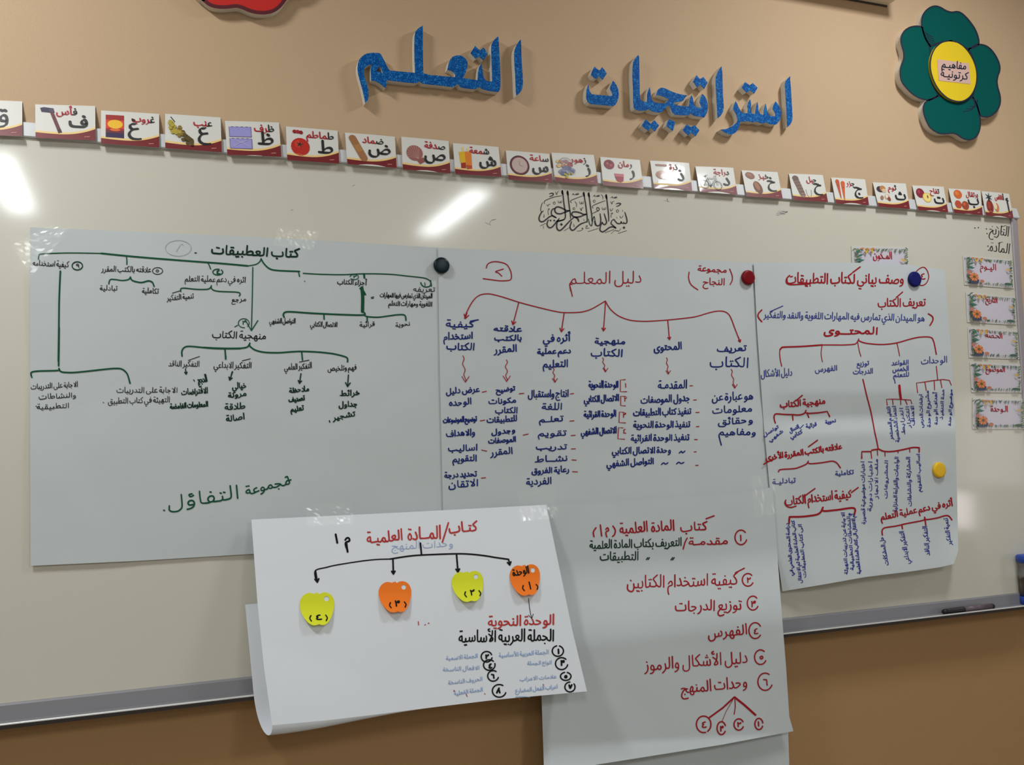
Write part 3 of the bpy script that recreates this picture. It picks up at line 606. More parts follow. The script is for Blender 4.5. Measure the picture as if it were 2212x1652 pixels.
s1 = sheet('flip_chart_sheet', 'leftmost flip chart sheet with green bracket diagram, taped to the whiteboard', mid(510, 1200, h1),
           ([(65, 491), (220, 497), (400, 505), (560, 512), (760, 523), (962, 536)], [(66, 1222), (300, 1211), (548, 1196), (800, 1186), (968, 1180)],
            [(65, 491), (65, 850), (66, 1222)], [(962, 536), (966, 850), (968, 1180)]), h1, M['paper'])
write('''
=D 3.6
@0 0 1
T كتاب العطبيقات|645,556,455,548,19
=D 2.4
L 421,546 424,546
=P 0.9
O 385,536,28,17
L 381,543 389,530
L 390,529 393,527 396,530
=G 2.2
L 83,560 84,552 92,548 150,546 220,547
=G 3.6
L 219,547 300,555 400,563 480,569 535,574
=G 2.2
L 535,574 552,571 561,565 564,558
=G 3.2
L 564,559 570,569 582,580 600,584 647,586
=G 2.4
L 655,590 690,592 740,593 785,591 840,592 880,596 915,600 927,605 931,611 932,618
=G 2.4
L 273,553 274,562 274,571
L 448,566 452,573 455,581
L 645,586 646,592 647,597
H 787,591 788,601
=G 2.2
A 26|546,577 545,640 543,714
=K 1.6
=K 1.5
@20 480 4.0963
T كيفية استخدامه|525,398,205,380,50
O 602,385,45,34
T ٩|625,405,585,405,38
=G 2
O 602,385,47,37
=K 1.5
T علاقته بالكتب المقرر|1255,442,815,434,48
O 1312,430,45,30
O 1310,430,12,9
T اثره في دعم عملية التعلم|2092,532,1552,522,50
=G 2.4
O 1845,440,44,26,0.5,5.5
T ٤|1865,458,1830,458,32
=G 2.6
L 880,545 893,507 940,506 1000,514 1055,505 1072,482
=G 3.2
L 1072,485 1082,508 1110,522 1170,532 1230,518 1265,530 1281,566
=K 1.5
T تكاملية|1322,630,1172,626,48
T تبادلية|958,602,798,602,44
=G 2.6
L 1517,612 1530,582 1650,592 1750,592 1780,578 1788,560
L 1786,565 1795,592 1850,610 2028,620 2036,652
=K 1.5
T مرجع|2100,694,1965,706,40
T تنمية التفكير|1634,672,1395,692,46
H 1443,626 1510,606
=G 1.8
O 2075,892,48,40,0.6,1.4
T ٣|2095,905,2058,905,34
H 1995,925 2022,910
=G 3.6
L 452,432 446,560 441,700 438,950 434,1229
@40 720 4.6083
=G 3.6
L 404,-60 402,100 400,240 399,322
=G 3.4
L 133,436 124,408 132,385 200,374 390,368 402,348
L 402,350 415,374 450,386 550,388 700,374 860,356 960,348 1020,352 1055,372 1085,410 1110,496
=K 1.5
T الاجابة على التدريبات|592,530,122,556,52
T والنشاطات|576,634,198,656,50
T التطبيقية|506,738,178,758,50
L 172,722 180,726
T الاجابة على التدريبات|1584,588,972,590,54
T التهيئة في كتاب التطبيق|1508,684,888,700,56
L 842,686 848,688
T التفكير الناقد|1802,330,1490,326,56
H 1690,268 1802,228
=D 2.4
A 24|1662,352 1668,406
A 26|2126,382 2106,462
T الحجج|1882,476,1790,498,74
L 1744,462 1750,474
T الافتراضات|1886,592,1620,612,54
T المعلومات الغامضة|1888,726,1508,752,52
@440 700 4.2538
=K 2
T منهجية الكتاب|576,138,74,124,66
=G 3.4
L 0,213 120,220 300,222 380,216 412,200 424,174
L 415,190 440,216 480,240 560,258 690,262 800,254 900,250 1050,256 1180,270 1270,290 1318,310 1322,346
=G 3
H 195,228 204,312
H 900,252 908,330
@40 720 4.6083
=G 3.2
L 1628,226 1626,178 1650,140 1710,128 1900,146 2050,152 2212,150
H 2055,152 2062,256
@440 700 4.2538
=K 1.6
T التفكير الابداعي|440,404,90,402,56
H 355,336 428,318
T التفكير العلمي|996,404,740,422,54
H 880,348 968,330
T فهم وتلخيص|1406,418,1138,430,48
=D 2.6
A 30|266,436 238,514
A 30|894,454 880,544
A 42|1330,466 1322,574
T خيالي|396,584,262,598,54
T مرونة|398,656,222,676,46
T طلاقة|386,776,190,788,54
T اصالة|380,872,205,896,52
T ملاحظة|972,612,785,632,46
T تصنيف|930,698,782,716,46
T تعليم|922,788,800,806,46
T خرائط|1442,650,1252,660,48
T جداول|1416,752,1240,764,46
T تشجير|1396,840,1190,882,46
L 1155,886 1158,900
@520 500 4.6083
=G 2.6
L 1890,486 1890,535 1850,552 1810,540 1792,508
=K 1.5
T ١|1842,540,1822,540,34
T تعريفه|1936,600,1712,596,48
T الميدان الذي تمارس فيها المهارات|1908,664,1384,652,46
T اللغوية ومهارات التعلم|1906,744,1470,736,46
H 1298,655 1325,650
H 1300,666 1324,662
=G 1.8
O 1130,452,42,26,0.8,3.3
T ٢|1150,462,1115,462,22
=K 1.6
T أجزاء الكتاب|1252,532,958,522,50
L 636,492 638,498
=G 7
L 1206,560 1214,640 1214,720 1212,795
=G 4
L 1190,566 1214,582 1240,626
=G 3.6
L 432,852 424,828 440,804 500,798 700,812 1000,826 1218,830 1230,806
=G 3
L 1230,830 1260,846 1370,852 1480,838 1560,828 1632,832 1645,884
H 828,824 830,872
H 1258,846 1260,890
H 1224,420 1230,462
=K 1.5
T نحوية|1688,932,1540,952,42
T قرائية|1338,938,1182,952,46
T الاتصال الكتابي|962,948,690,944,48
T التواصل الشفهي|546,912,284,914,48
@300 980 3.3515
=G 2.8
T مجموعة|1104,216,772,300,62
=G 3.2
L 1060,170 1075,165 1085,190 1100,188
T التفاؤل|736,320,205,402,92
L 180,408 185,410
''', surf(h1, INK), s1)

s2 = sheet('flip_chart_sheet', 'middle flip chart sheet with red curved bracket over six navy columns', mid(1300, 1090, h2),
           ([(946, 535), (1300, 551), (1660, 569)], [(958, 1150), (1300, 1130), (1672, 1108)], [(946, 535), (950, 800), (958, 1150)], [(1660, 569), (1664, 800), (1672, 1108)]), h2, M['paper'])
write('''
@920 540 2.9892
=R 2.2
T دليل المعلـم|1397,212,925,222,78
H 945,222 930,215
L 928,222 938,262 946,298
T مجموعة|1945,146,1752,134,36
T النجاح|1932,224,1788,226,42
L 1962,122 1978,165 1978,195 1965,222
L 1700,142 1697,180 1712,222 1756,256
L 390,116 400,90 430,76 470,76 520,92 545,130 553,165 549,188 530,196 480,198 430,192 370,184
L 500,122 474,130 450,139 470,148 490,168
L 250,440 262,405 290,350 320,310 355,288 400,282 440,288 500,304 600,336 680,358 760,378 830,394 890,403 980,402 1030,394 1070,380 1110,358 1160,328
L 1160,330 1178,362 1200,390 1245,425 1310,450 1370,458 1440,459 1560,451 1650,442 1740,430 1830,404 1880,394 1925,396 1955,414 1975,450 1995,505 2030,594
A 30|265,405 255,442
A 26|600,338 562,482
A 26|893,406 875,528
A 22|1160,332 1147,522
A 18|1562,454 1573,578
A 16|2018,560 2030,594
@940 660 3.9342
=B 2.8
T كيفية|330,184,85,182,58
H 300,132 366,120
T استخدام|322,280,70,292,58
T الكتاب|336,380,92,372,60
T علاقته|736,222,492,216,46
T بالكتب|738,296,500,296,46
T المقرر|698,388,502,404,58
T أثره في|1150,298,915,312,60
T دعم عملية|1156,404,865,412,46
T التعليم|1132,520,915,526,60
@1250 680 4.3463
T منهجية|442,272,146,272,54
T الكتاب|416,390,110,386,68
T المحتوى|972,320,705,340,66
T تعريف|1578,336,1295,346,52
T الكتاب|1600,490,1225,488,88
=R 1.6
@940 660 3.9342
W 32|235,425 258,650
W 32|605,460 608,645
W 22|1003,530 1018,652
@1250 680 4.3463
W 24|224,402 252,535
W 22|825,402 842,556
W 24|1432,510 1466,688
=B 2.6
@940 660 3.9342
T عرض دليل|378,732,92,752,48
T الوحده|312,836,118,854,54
T توضيح الموضوعات|356,980,68,996,44
T والاهداف|342,1098,92,1114,54
T اساليب|362,1230,108,1238,50
T التقويم|356,1318,148,1328,52
T تحديد درجة|356,1448,78,1464,46
T الاتقان|370,1532,112,1550,58
T توضيح|682,718,518,740,42
T مكونات|692,822,452,836,44
T الكتاب|702,912,508,912,50
T للتطبيقات|698,980,438,996,48
T وجدول|684,1076,478,1096,42
T الموصفات|688,1154,452,1172,44
T المقرر|662,1254,472,1276,54
T انتاج واستقبال|1136,772,788,780,62
T اللغة|1082,882,902,884,54
T تعلـم|1092,982,882,990,48
T تقويم|1118,1104,872,1110,48
T تدريب|1122,1220,852,1222,44
T نشــاط|1128,1318,848,1330,48
T رعاية الفروق|1142,1412,818,1428,48
T الفردية|992,1512,772,1526,58
@1250 680 4.3463
T الوحدة النحوية|374,680,92,684,62
T الاتصال الكتابي|380,806,50,820,62
T الوحدة القرائية|354,952,48,962,58
T الاتصال الشفهي|358,1108,22,1126,58
T المقدمـة|1020,690,742,692,76
T جدول الموصفات|1048,808,582,830,66
T تنفيذ كتاب التطبيقات|1058,930,512,948,62
T تنفيذ الوحدة النحوية|1048,1052,512,1060,60
T تنفيذ الوحدة القرائية|1040,1174,488,1186,58
T وحدة الاتصال الكتابي|868,1292,312,1306,58
T التواصل الشفهي|708,1396,262,1426,58
L 945,1296 965,1280 975,1294 998,1278
L 920,1398 940,1382 962,1394 988,1384
L 778,1404 798,1388 815,1400 838,1388
T هو عبارة عن|1642,790,1250,808,72
T معلومات|1634,906,1252,926,62
T وحقائق|1642,1012,1305,1032,58
T ومفاهيم|1668,1126,1312,1128,58
L 1318,1130 1326,1170 1340,1222
=R 1.8
H 1045,665 1070,664
H 1080,798 1106,797
H 1100,915 1132,914
H 1105,1048 1130,1047
H 1088,1168 1116,1170
H 1085,1285 1104,1284
H 1098,1412 1122,1412
H 438,607 392,610 392,720 452,720
H 442,765 395,762 395,850 440,853
H 427,915 383,910 379,1010 440,1013
H 417,1060 375,1057 369,1163 432,1166
T ١|450,680,430,680,40
T ٢|452,812,425,812,40
T ٣|445,960,412,960,40
T ٤|445,1112,415,1112,40
@940 660 3.9342
H 400,735 436,727
H 715,748 754,744
H 1148,750 1177,746
H 383,978 422,972
H 1145,980 1181,978
H 748,1100 792,1090
H 1155,1103 1191,1101
H 395,1226 439,1236
H 1158,1217 1193,1215
H 1162,1310 1199,1312
H 1168,1410 1210,1412
H 393,1465 430,1461
''', surf(h2, INK), s2)

s4 = sheet('flip_chart_sheet', 'creased flip chart sheet on the right with red headings and vertical violet lines', mid(1870, 1245, h4),
           ([(1628, 567), (1840, 567), (1965, 572), (2040, 583)], [(1690, 1277), (1780, 1262), (1870, 1246), (1960, 1235), (2030, 1225), (2060, 1218)],
            [(1628, 567), (1636, 720), (1650, 920), (1672, 1150), (1690, 1277)], [(2040, 583), (2054, 750), (2063, 900), (2068, 1100), (2070, 1190), (2060, 1218)]), h4, M['paper'], 60, 80)
write('''
@1600 520 4.2538
=R 3
T وصف بياني لكتاب التطبيقات|1502,392,418,392,92
H 1030,290 1098,240
L 640,395 560,398 480,402 440,398 420,380 424,345 450,318
=R 2
L 1580,330 1620,275 1660,246 1690,245 1715,275 1728,320 1722,360 1700,395 1665,410 1630,395 1600,370
=R 2.4
T ٤|1698,352,1648,352,62
=R 2.6
T تعريف الكتاب|1702,596,1258,608,76
H 1430,520 1488,470
=V 1.9
T هو الميدان الذي تمارس فيه المهارات اللغوية والنقد والتفكير|1692,738,212,706,60
H 270,650 388,598
=R 3
L 1725,670 1762,696 1766,730 1740,776
L 194,635 164,668 162,702 194,742
=R 3.4
T المحتــوى|1264,856,760,858,62
=R 2
L 378,1152 364,1090 358,1030 362,1000
=R 3.4
L 362,1000 375,984 400,976 560,970 750,956
=R 2.4
L 750,956 850,956 950,956 1040,950 1068,935 1086,900
=R 2.6
L 1084,915 1120,932 1180,944 1300,952 1430,938 1560,902 1650,884 1745,886 1772,920 1785,970 1798,1042
=R 1.7
L 750,958 740,1020 742,1060 752,1112
L 1076,930 1088,1000 1105,1062
L 1436,940 1448,990 1461,1058
=V 1.8
T دليل الأشكال|476,1236,186,1252,64
T الفهرس|890,1188,682,1206,48
T توزيع|1182,1140,1066,1150,42
T الدرجات|1216,1216,1032,1224,44
T القواعد|1546,1132,1386,1144,40
T الخمس|1546,1192,1396,1200,44
T للتعلم|1550,1246,1402,1252,40
L 1404,1252 1415,1280 1420,1308
T الوحدات|1902,1116,1656,1132,56
=R 2.6
@1620 780 4.6083
L 1125,180 1145,265 1165,350 1206,510 1240,690 1262,790 1277,870
=R 5
L 1488,242 1494,310 1503,374
=R 1.8
H 1368,437 1360,378 1430,377 1500,379 1602,386 1612,422
H 1420,380 1426,432
H 1500,380 1503,432
H 1546,384 1566,430
H 1670,312 1658,216 1740,206 1835,190 1870,188 1920,181 1985,190 2005,236
H 1742,206 1756,292
H 1835,190 1839,286
H 1898,188 1911,262
H 1856,50 1862,110 1870,188
=V 1.6
T التقييم المستمر|1395,448,1425,778,36
T اعتماد الشخصية|1450,442,1490,805,36
T الترابط|1522,458,1545,728,32
T التكرار|1580,444,1600,662,32
T الاهداف|1632,442,1640,640,34
T ارشادات الدرس|1715,328,1725,662,32
T مشروع الوحدة|1778,288,1800,658,32
T أهداف الوحدة|1862,308,1868,632,30
T مدة التنفيذ|1935,278,1920,582,30
T موضوع الوحدة|2014,276,2000,645,26
=R 2.8
@1640 820 8.2615
T منهجية الكتاب|1188,424,372,500,108
H 660,372 770,278
=R 3
L 290,772 272,720 266,660 280,620 320,608 450,618 600,622
L 600,622 700,628 770,616 815,590 836,545
H 842,592 900,600 1050,590 1216,566 1258,655
=R 2.6
H 595,620 604,722
H 858,600 886,676
=V 1.9
T نحوية|1374,752,1182,790,62
T قرائية|1032,820,838,864,66
T اتصال|722,850,552,948,66
T كتابي|780,944,562,1050,62
H 728,870 790,806
T تواصل|356,850,85,1020,52
T شفهي|436,930,186,1110,52
=R 2.8
T علاقته بالكتب المقررة الأخرى|1478,1232,120,1440,98
L 240,1420 160,1462 80,1510
H 880,1196 1042,1078
=R 2.8
L 345,1642 362,1610 420,1598 620,1586 700,1566 780,1534 848,1500 876,1452
L 866,1470 885,1490 940,1497 1100,1482 1200,1466 1290,1452 1350,1462 1400,1500 1450,1572
=V 1.9
@1620 780 4.6083
T تكاملية|1036,1122,848,1140,44
T تبادليـة|458,1204,222,1226,48
@1620 1020 4.5143
=R 2.8
T كيفية استخدام الكتاب|992,246,345,324,80
H 525,236 634,158
H 990,196 1056,148
L 450,328 400,342 360,330 340,300 350,270
=R 4
L 382,498 386,440 400,434 500,432 580,424 650,412 690,388 712,342
L 710,370 735,377 850,366 1014,348 1018,412
=V 1.7
@1660 1060 7.509
T دراسة المحتوى العلمي في|330,518,400,1374,52
T كتاب المادة العلمية ثم الانتقال|420,478,545,1494,52
T الى كتاب التطبيقات|535,536,612,1408,52
T الاجابة عن تدريبات التهيئة|1236,346,1288,1356,52
T والنشاطات التطبيقية|1322,356,1386,1288,52
T ثم الانتقال الى كتاب المادة العلمية|1395,366,1498,1346,52
@1840 940 5.1625
=R 3.2
H 112,256 112,182 215,181 222,166 300,153
L 300,153 360,178 450,180 560,162 680,136 752,138
H 752,138 752,186
=R 2
H 215,182 222,256
H 286,166 289,222
H 370,180 372,232
H 515,168 517,196
H 645,146 648,187
=V 1.6
T اختبارات موضوعية قصيرة|140,288,150,992,40
T اختبارات دورية|230,288,218,852,40
T ملف الانجاز|290,258,292,706,34
T المشروعات|402,276,395,708,36
T الواجبات والقراءة المنزلية|522,238,500,858,42
T المشاركة والنشاطات|648,238,668,792,40
T اساليب التقويم|756,204,772,632,36
=R 2.6
T أثره في دعم عملية التعلم|1130,782,326,946,70
=R 3
L 342,1112 338,1070 348,1044 380,1028 500,1010 600,986 800,946 812,912
L 812,930 830,940 950,922 1040,896 1085,902 1116,942
H 558,1000 566,1042
H 818,946 826,1002
=V 1.7
T حل المشكلات|352,1128,412,1446,46
T التفكير الابداعي|578,1062,648,1432,50
T التفكير الناقد|838,1008,872,1340,48
T تنمية التفكير|1068,918,1112,1220,46
''', surf(h4, INK), s4)

s5 = sheet('flip_chart_sheet', 'tall flip chart sheet listing six red numbered topics, hanging below the pen tray', mid(1440, 1600, h5),
           ([(1150, 1093), (1300, 1084), (1480, 1072), (1600, 1063), (1669, 1052)], [(1176, 1690), (1232, 1664), (1290, 1651), (1410, 1632), (1560, 1608), (1714, 1579)],
            [(1150, 1093), (1158, 1300), (1170, 1510), (1176, 1690)], [(1669, 1052), (1678, 1180), (1686, 1290), (1698, 1440), (1705, 1548), (1714, 1579)]), h5, M['paper'], 60, 80)
# the second fold of the same sheet hanging behind the first
hb = lambda x, z: 0.0300 + 0.049 - 0.020 + wrinkle(x, z)
V, Fc = coons([(1180, 1500), (1440, 1490), (1700, 1470)], [(1182, 1720), (1440, 1706), (1706, 1690)], [(1180, 1500), (1182, 1720)], [(1700, 1470), (1703, 1590), (1706, 1690)], surf(hb), 30, 20)
mesh('folded_back_layer', V, Fc, M['paper'], s5, smooth=True)
write('''
@1160 1060 2.7911
=R 3
T كتاب|1026,236,862,246,54
H 1020,168 1068,150
T المادة|832,236,688,248,60
T العلمية|672,244,498,262,62
L 458,212 472,236 468,262 456,274
T م|438,248,412,252,50
H 382,205 390,272
L 356,222 340,248 344,276
=R 2.8
T مقدمـة|1156,320,910,328,42
L 906,284 892,312 882,350
=D 2.4
T التعريف بكتاب المادة العلمية|874,332,316,350,50
T التطبيقات|614,416,378,420,52
H 668,402 660,414
H 678,402 670,414
H 818,402 808,416
H 828,402 818,416
=R 2.8
O 1230,280,36,44,1.1,0.35
T ١|1234,300,1222,300,36
T كيفية استخدام الكتابين|1212,566,540,588,74
H 1196,494 1250,466
O 1272,536,34,38,1.3,0.5
T ٢|1288,552,1262,552,32
T توزيع الدرجات|1236,716,830,726,62
O 1302,676,34,42,1.3,0.5
T ٣|1318,698,1288,698,34
T الفهرس|1272,862,1030,888,60
O 1316,842,38,48,1.2,0.6
T ٤|1334,862,1304,862,36
T دليل الأشكال والرموز|1274,1036,650,1084,72
O 1348,1002,36,44,1.4,0.5
T ٥|1366,1014,1340,1014,26
T وحدات المنهج|1272,1182,868,1222,66
O 1376,1150,44,52,1.4,0.4
T ٦|1394,1172,1362,1172,36
=R 3.6
H 1190,1243 1120,1308 1040,1366
=R 1.3
H 1190,1244 1140,1330 1116,1388
=R 2
H 1193,1248 1196,1300 1189,1346
=R 4.6
H 1192,1244 1250,1290 1317,1350
=R 3
O 1005,1407,44,50,0.3,1.3
T ٤|1022,1428,990,1428,36
O 1112,1430,26,39,0.9,0.5
T ٣|1124,1448,1102,1448,30
O 1217,1408,29,34,0.9,0.4
T ٢|1230,1422,1204,1422,28
O 1338,1405,24,34,0.6,0.4
T ١|1340,1418,1330,1418,26
''', surf(h5, INK), s5)

# the bright sheet with the apple notes: its lower end is folded loosely up behind it
s3 = sheet('folded_poster_sheet', 'bright white sheet with four apple notes, folded back over the pen tray', mid(900, 1540, h3),
           ([(543, 1122), (860, 1107), (1180, 1090)], [(588, 1566), (700, 1556), (820, 1542), (930, 1528), (1080, 1510), (1268, 1493)],
            [(543, 1122), (556, 1300), (570, 1440), (588, 1566)], [(1180, 1090), (1207, 1220), (1236, 1360), (1268, 1493)]), h3, M['white_paper'])
S3 = surf(h3)
front = [S3(*p) for p in resample([(588, 1566), (700, 1556), (820, 1542), (930, 1528), (1080, 1510), (1268, 1493)], 48)]
V = []; NR = 26
lip0 = at(548, 1500, TRAY + 0.004)
for i, p in enumerate(front):
    u = i / 48; r = 0.030 * (1 - sstep(u * 1.9)) + 0.0025
    lip = Vector((lip0.x + (p.x - front[0].x) * 0.97, -(TRAY + 0.004) - .002 * u, lip0.z)); top = Vector((lip.x - 0.012, -0.0255, lip0.z + 0.19))
    c1 = p + Vector((0, 0.0, -1.25 * r)); c2 = Vector((p.x * .5 + lip.x * .5, -.5 * (h3(p.x, p.z) + TRAY) + .5 * r, p.z - 1.1 * r)); c3 = lip + Vector((0.004, -0.012, -0.05))
    for k in range(NR + 1):
        t = k / NR
        if t <= .72:
            s = t / .72; q = p * (1 - s) ** 4 + c1 * 4 * s * (1 - s) ** 3 + c2 * 6 * s * s * (1 - s) ** 2 + c3 * 4 * s ** 3 * (1 - s) + lip * s ** 4
        else: q = lip.lerp(top, sstep((t - .72) / .28) * .5 + (t - .72) / .56)
        V.append(q)
mesh('folded_back_layer', V, [(i * (NR + 1) + k, i * (NR + 1) + k + 1, (i + 1) * (NR + 1) + k + 1, (i + 1) * (NR + 1) + k) for i in range(48) for k in range(NR)], M['white_paper'], s3, smooth=True)
write('''
@520 1080 2.9105
=U 3.4
T كتـاب|1488,190,1308,210,62
H 1306,142 1268,264
T المــادة|1262,240,1048,252,82
T العلميـة|1022,250,792,274,66
T الوحدة النحوية|1974,782,1552,792,62
=K 4.4
H 597,215 607,268
T م|694,262,652,272,74
L 664,268 668,300 672,325
=K 2.6
L 470,492 470,442 540,422 600,408 750,384 850,373 940,370
=K 3.4
L 940,370 1040,354 1137,345 1350,337 1450,340 1540,350 1600,360 1684,372
A 22|1684,372 1692,408
A 24|470,442 482,516
=K 3.6
H 1130,270 1137,345
A 20|957,370 960,464
A 22|1357,340 1366,452
=K 1.3
A 30|1810,616 1818,690 1830,744
=K 3.2
T الجملة العربية الأساسية|1972,884,1368,894,72
=F 1.5
T وحدات المنهج|1338,292,948,312,46
@880 1300 5.2667
=K 3
O 1712,557,64,60,0.5,5.0
O 1755,700,70,68,1.0,0.2
O 1802,845,60,46,0.5,5.0
O 1850,966,58,56,0.9,5.6
O 902,622,62,60,0.6,0.2
O 932,716,66,60,0.5,6.0
O 976,840,62,60,1.3,0.3
O 1045,1010,78,72,1.3,0.3
=K 3.8
T ١|1728,584,1708,584,56
T ٣|1786,722,1740,722,58
T ٥|1818,862,1786,862,34
T ٧|1872,988,1834,988,50
T ٢|922,642,884,642,40
T ٤|962,752,922,752,56
T ٦|992,864,952,864,46
T ٨|1058,1034,1014,1034,50
=F 1.5
T الجملة العربية الأساسية|1612,588,1038,630,48
T انواع الجملة|1644,702,1362,718,38
T علامات الاعراب|1698,864,1278,898,40
T اعراب الفعل المضارع|1712,980,1228,1032,44
L 1230,1080 1310,1076 1390,1080
T الجملة الاسمية|802,632,438,662,44
T الافعال الناسخة|822,766,402,790,44
T الحروف الناسخة|858,892,464,940,44
T الجملة الفعلية|862,1012,532,1062,44
=U 1.8
L 124,222 128,262
H 1545,935 1552,952
H 530,1002 534,1022
H 670,1050 680,1074
L 1272,1102 1278,1110
L 880,1040 884,1048
L 236,242 248,240
L 198,260 208,256
''', surf(h3, INK), s3)

# ------------------------------------------------------------------ apple shaped sticky notes
APPLE = [(-.02, .93), (-.10, .97), (-.10, .88), (-.22, .93), (-.48, .97), (-.78, .82), (-.97, .50), (-1.0, .12), (-.93, -.25), (-.76, -.60), (-.54, -.86), (-.30, -.97), (-.08, -.95), (0.05, -.92), (.18, -.97), (.42, -.93), (.66, -.72), (.86, -.36), (.98, .06), (1.0, .42), (.88, .76), (.62, .95), (.36, .97), (.14, .88), (.06, .99)]
def apple(px, py, w, hgt, tilt, mt, txt, label, extra=None):
    ct, st = math.cos(tilt), math.sin(tilt); S0 = surf(h3)
    def uv(a, b): return (px + (a * ct - b * st) * w / 2, py - (b * ct + a * st) * hgt / 2)
    def S(x, y):
        b = -(y - py) / (hgt / 2); p = S0(x, y); return p + Vector((0, -0.0012 - 0.007 * max(0.0, .45 - b) ** 2, 0))
    t = thing('apple_note', label, 'sticky note', S(*uv(0, .7)), 'apple shaped notes')
    out = [uv(*q) for q in smooth(APPLE + [APPLE[0]], 3)[:-1]]
    hole = [uv(.56 + .15 * math.cos(k * math.tau / 16), .58 + .16 * math.sin(k * math.tau / 16)) for k in range(16)]
    V = [S(*q) for q in out + hole]
    Fc = [tuple(x) for x in tessellate_polygon([[Vector((q[0], -q[1], 0)) for q in out], [Vector((q[0], -q[1], 0)) for q in hole]])]
    Fc = [f if (V[f[1]] - V[f[0]]).cross(V[f[2]] - V[f[0]]).y < 0 else tuple(reversed(f)) for f in Fc]
    o = mesh('note_paper', V, Fc, mt, t)
    so = o.modifiers.new('thickness', 'SOLIDIFY'); so.thickness = 0.0004; so.offset = -1
    I = Ink(lambda x, y: S(x, y) + Vector((0, -INK, 0)))
    for g, (ax, ay, bx, by), hh in txt:
        P, Q = uv(ax, ay), uv(bx, by); I.text(g, *P, *Q, hh, 3.0)
    for P in ([(.52, -.36), (.60, -.52), (.52, -.68)], [(-.34, -.36), (-.42, -.52), (-.34, -.68)]):
        k = extra[0] if extra else 0; kx = extra[1] if extra else 0
        I.line([uv(a + kx, b + k) for a, b in P], 2.6)
    if extra and extra[2]:
        a = extra[2]; I.text(a, *uv(.32, .42), *uv(-.80, .30), 16, 2.6)
    I.build('number_writing', M['black'], t)
q = lambda x, y: (520 + x / 2.9105, 1080 + y / 2.9105)
apple(*q(480, 680), 74, 70, .03, M['neon_y'], [('٤', (.22, -.66, -.18, -.66), 11)], 'yellow apple note numbered four, leftmost on the white sheet', (-.04, -.06, None))
apple(*q(970, 605), 70, 66, .05, M['neon_o'], [('٣', (.22, -.60, -.10, -.60), 11)], 'orange apple note numbered three, second from the left on the white sheet', (.0, .0, None))
apple(*q(1427, 540), 68, 65, .08, M['neon_y'], [('٢', (.34, -.58, .02, -.58), 11)], 'yellow apple note numbered two, between the two orange apple notes', (.02, .12, None))
apple(*q(1787, 500), 65, 66, .08, M['neon_o'], [('١', (.30, -.60, .14, -.60), 15)], 'orange apple note numbered one with a word written above, at the right', (.02, .14, 'الوحدة'))
# ------------------------------------------------------------------ foam lettering on the wall
FOAM = 0.024
A_ = lambda P: crop(760, 100, 11.015, P)
B_ = lambda P: crop(940, 70, 11.015, P)
C_ = lambda P: crop(1260, 110, 11.013, P)
D_ = lambda P: crop(1400, 150, 9.717, P)
E_ = lambda P: crop(1550, 150, 10.322, P)
G_ = lambda P: crop(1220, 90, 3.95, P)
def foam_piece(name, label, loops, group='blue glitter foam letter pieces'):
    ctr = loops[0]; lo = max(ctr, key=lambda p: p[1]); cx = sum(p[0] for p in ctr) / len(ctr)
    t = thing(name, label, 'wall letter', at(cx, lo[1], 0.0), group)
    V, Fc = extrude_px(loops, 0.0005, FOAM - 0.0012); fix(mesh('foam_core', V, Fc, M['foam'], t))
    V, Fc = extrude_px(loops, FOAM - 0.0012, FOAM); fix(mesh('glitter_face', V, Fc, M['glitter'], t))
w1 = A_([(320, 1350), (292, 1200), (250, 1020), (210, 880), (170, 740), (147, 640), (135, 520), (147, 400), (180, 310), (240, 240), (310, 190), (400, 160), (500, 152), (600, 155), (665, 165), (690, 185), (730, 260), (780, 350), (820, 440), (870, 530), (910, 575), (1100, 592), (1300, 612), (1505, 630), (1490, 300)]) \
    + [(895.0, 100), (895.3, 80), (897.4, 68.6), (903, 61.5), (913.3, 55), (913.6, 75), (913.4, 100)] + A_([(1700, 600), (1712, 642), (1900, 690)]) \
    + B_([(0, 1020), (200, 1040), (475, 1062), (480, 1010), (440, 950), (370, 905), (290, 885), (310, 800), (330, 700), (360, 640), (410, 585), (470, 555), (540, 545), (610, 550), (670, 575), (730, 630), (765, 690), (775, 760), (760, 860), (730, 950), (690, 1030), (660, 1082), (800, 1105), (1010, 1135), (1012, 1050), (1022, 920), (1050, 820), (1105, 725), (1120, 850), (1140, 980), (1160, 1080), (1200, 1140), (1270, 1165), (1355, 1165), (1350, 900), (1340, 600), (1335, 400), (1340, 290), (1380, 210), (1440, 140), (1500, 90), (1515, 200), (1530, 500), (1545, 800), (1556, 1100), (1555, 1290), (1535, 1370), (1510, 1415), (1400, 1405), (1250, 1385), (1130, 1350), (1045, 1300), (960, 1350), (850, 1345), (700, 1325), (600, 1305), (560, 1250), (530, 1225), (480, 1270), (420, 1300), (340, 1290), (180, 1270), (0, 1250)]) \
    + A_([(1850, 910), (1680, 885), (1610, 830), (1540, 875), (1400, 870), (1200, 850), (1000, 825), (850, 800), (837, 802), (833, 890), (800, 995), (740, 940), (650, 870), (560, 830), (460, 805), (455, 700), (450, 560), (470, 440), (440, 430), (370, 460), (310, 510), (285, 580), (290, 680), (320, 780), (360, 900), (395, 1050), (400, 1180), (380, 1280)])
foam_piece('foam_letter', 'long joined blue glitter letters with two tall strokes, at the left end of the lettering', [w1, A_([(660, 460), (690, 500), (750, 660), (700, 620), (580, 590), (620, 520)])])
foam_piece('foam_letter_dots', 'blue glitter pair of dots squeezed between the round head and tall stroke, upper left word', [B_([(950, 320), (1070, 430), (1140, 360), (1170, 375), (1250, 515), (1140, 665), (1050, 570), (965, 625), (840, 490)])])
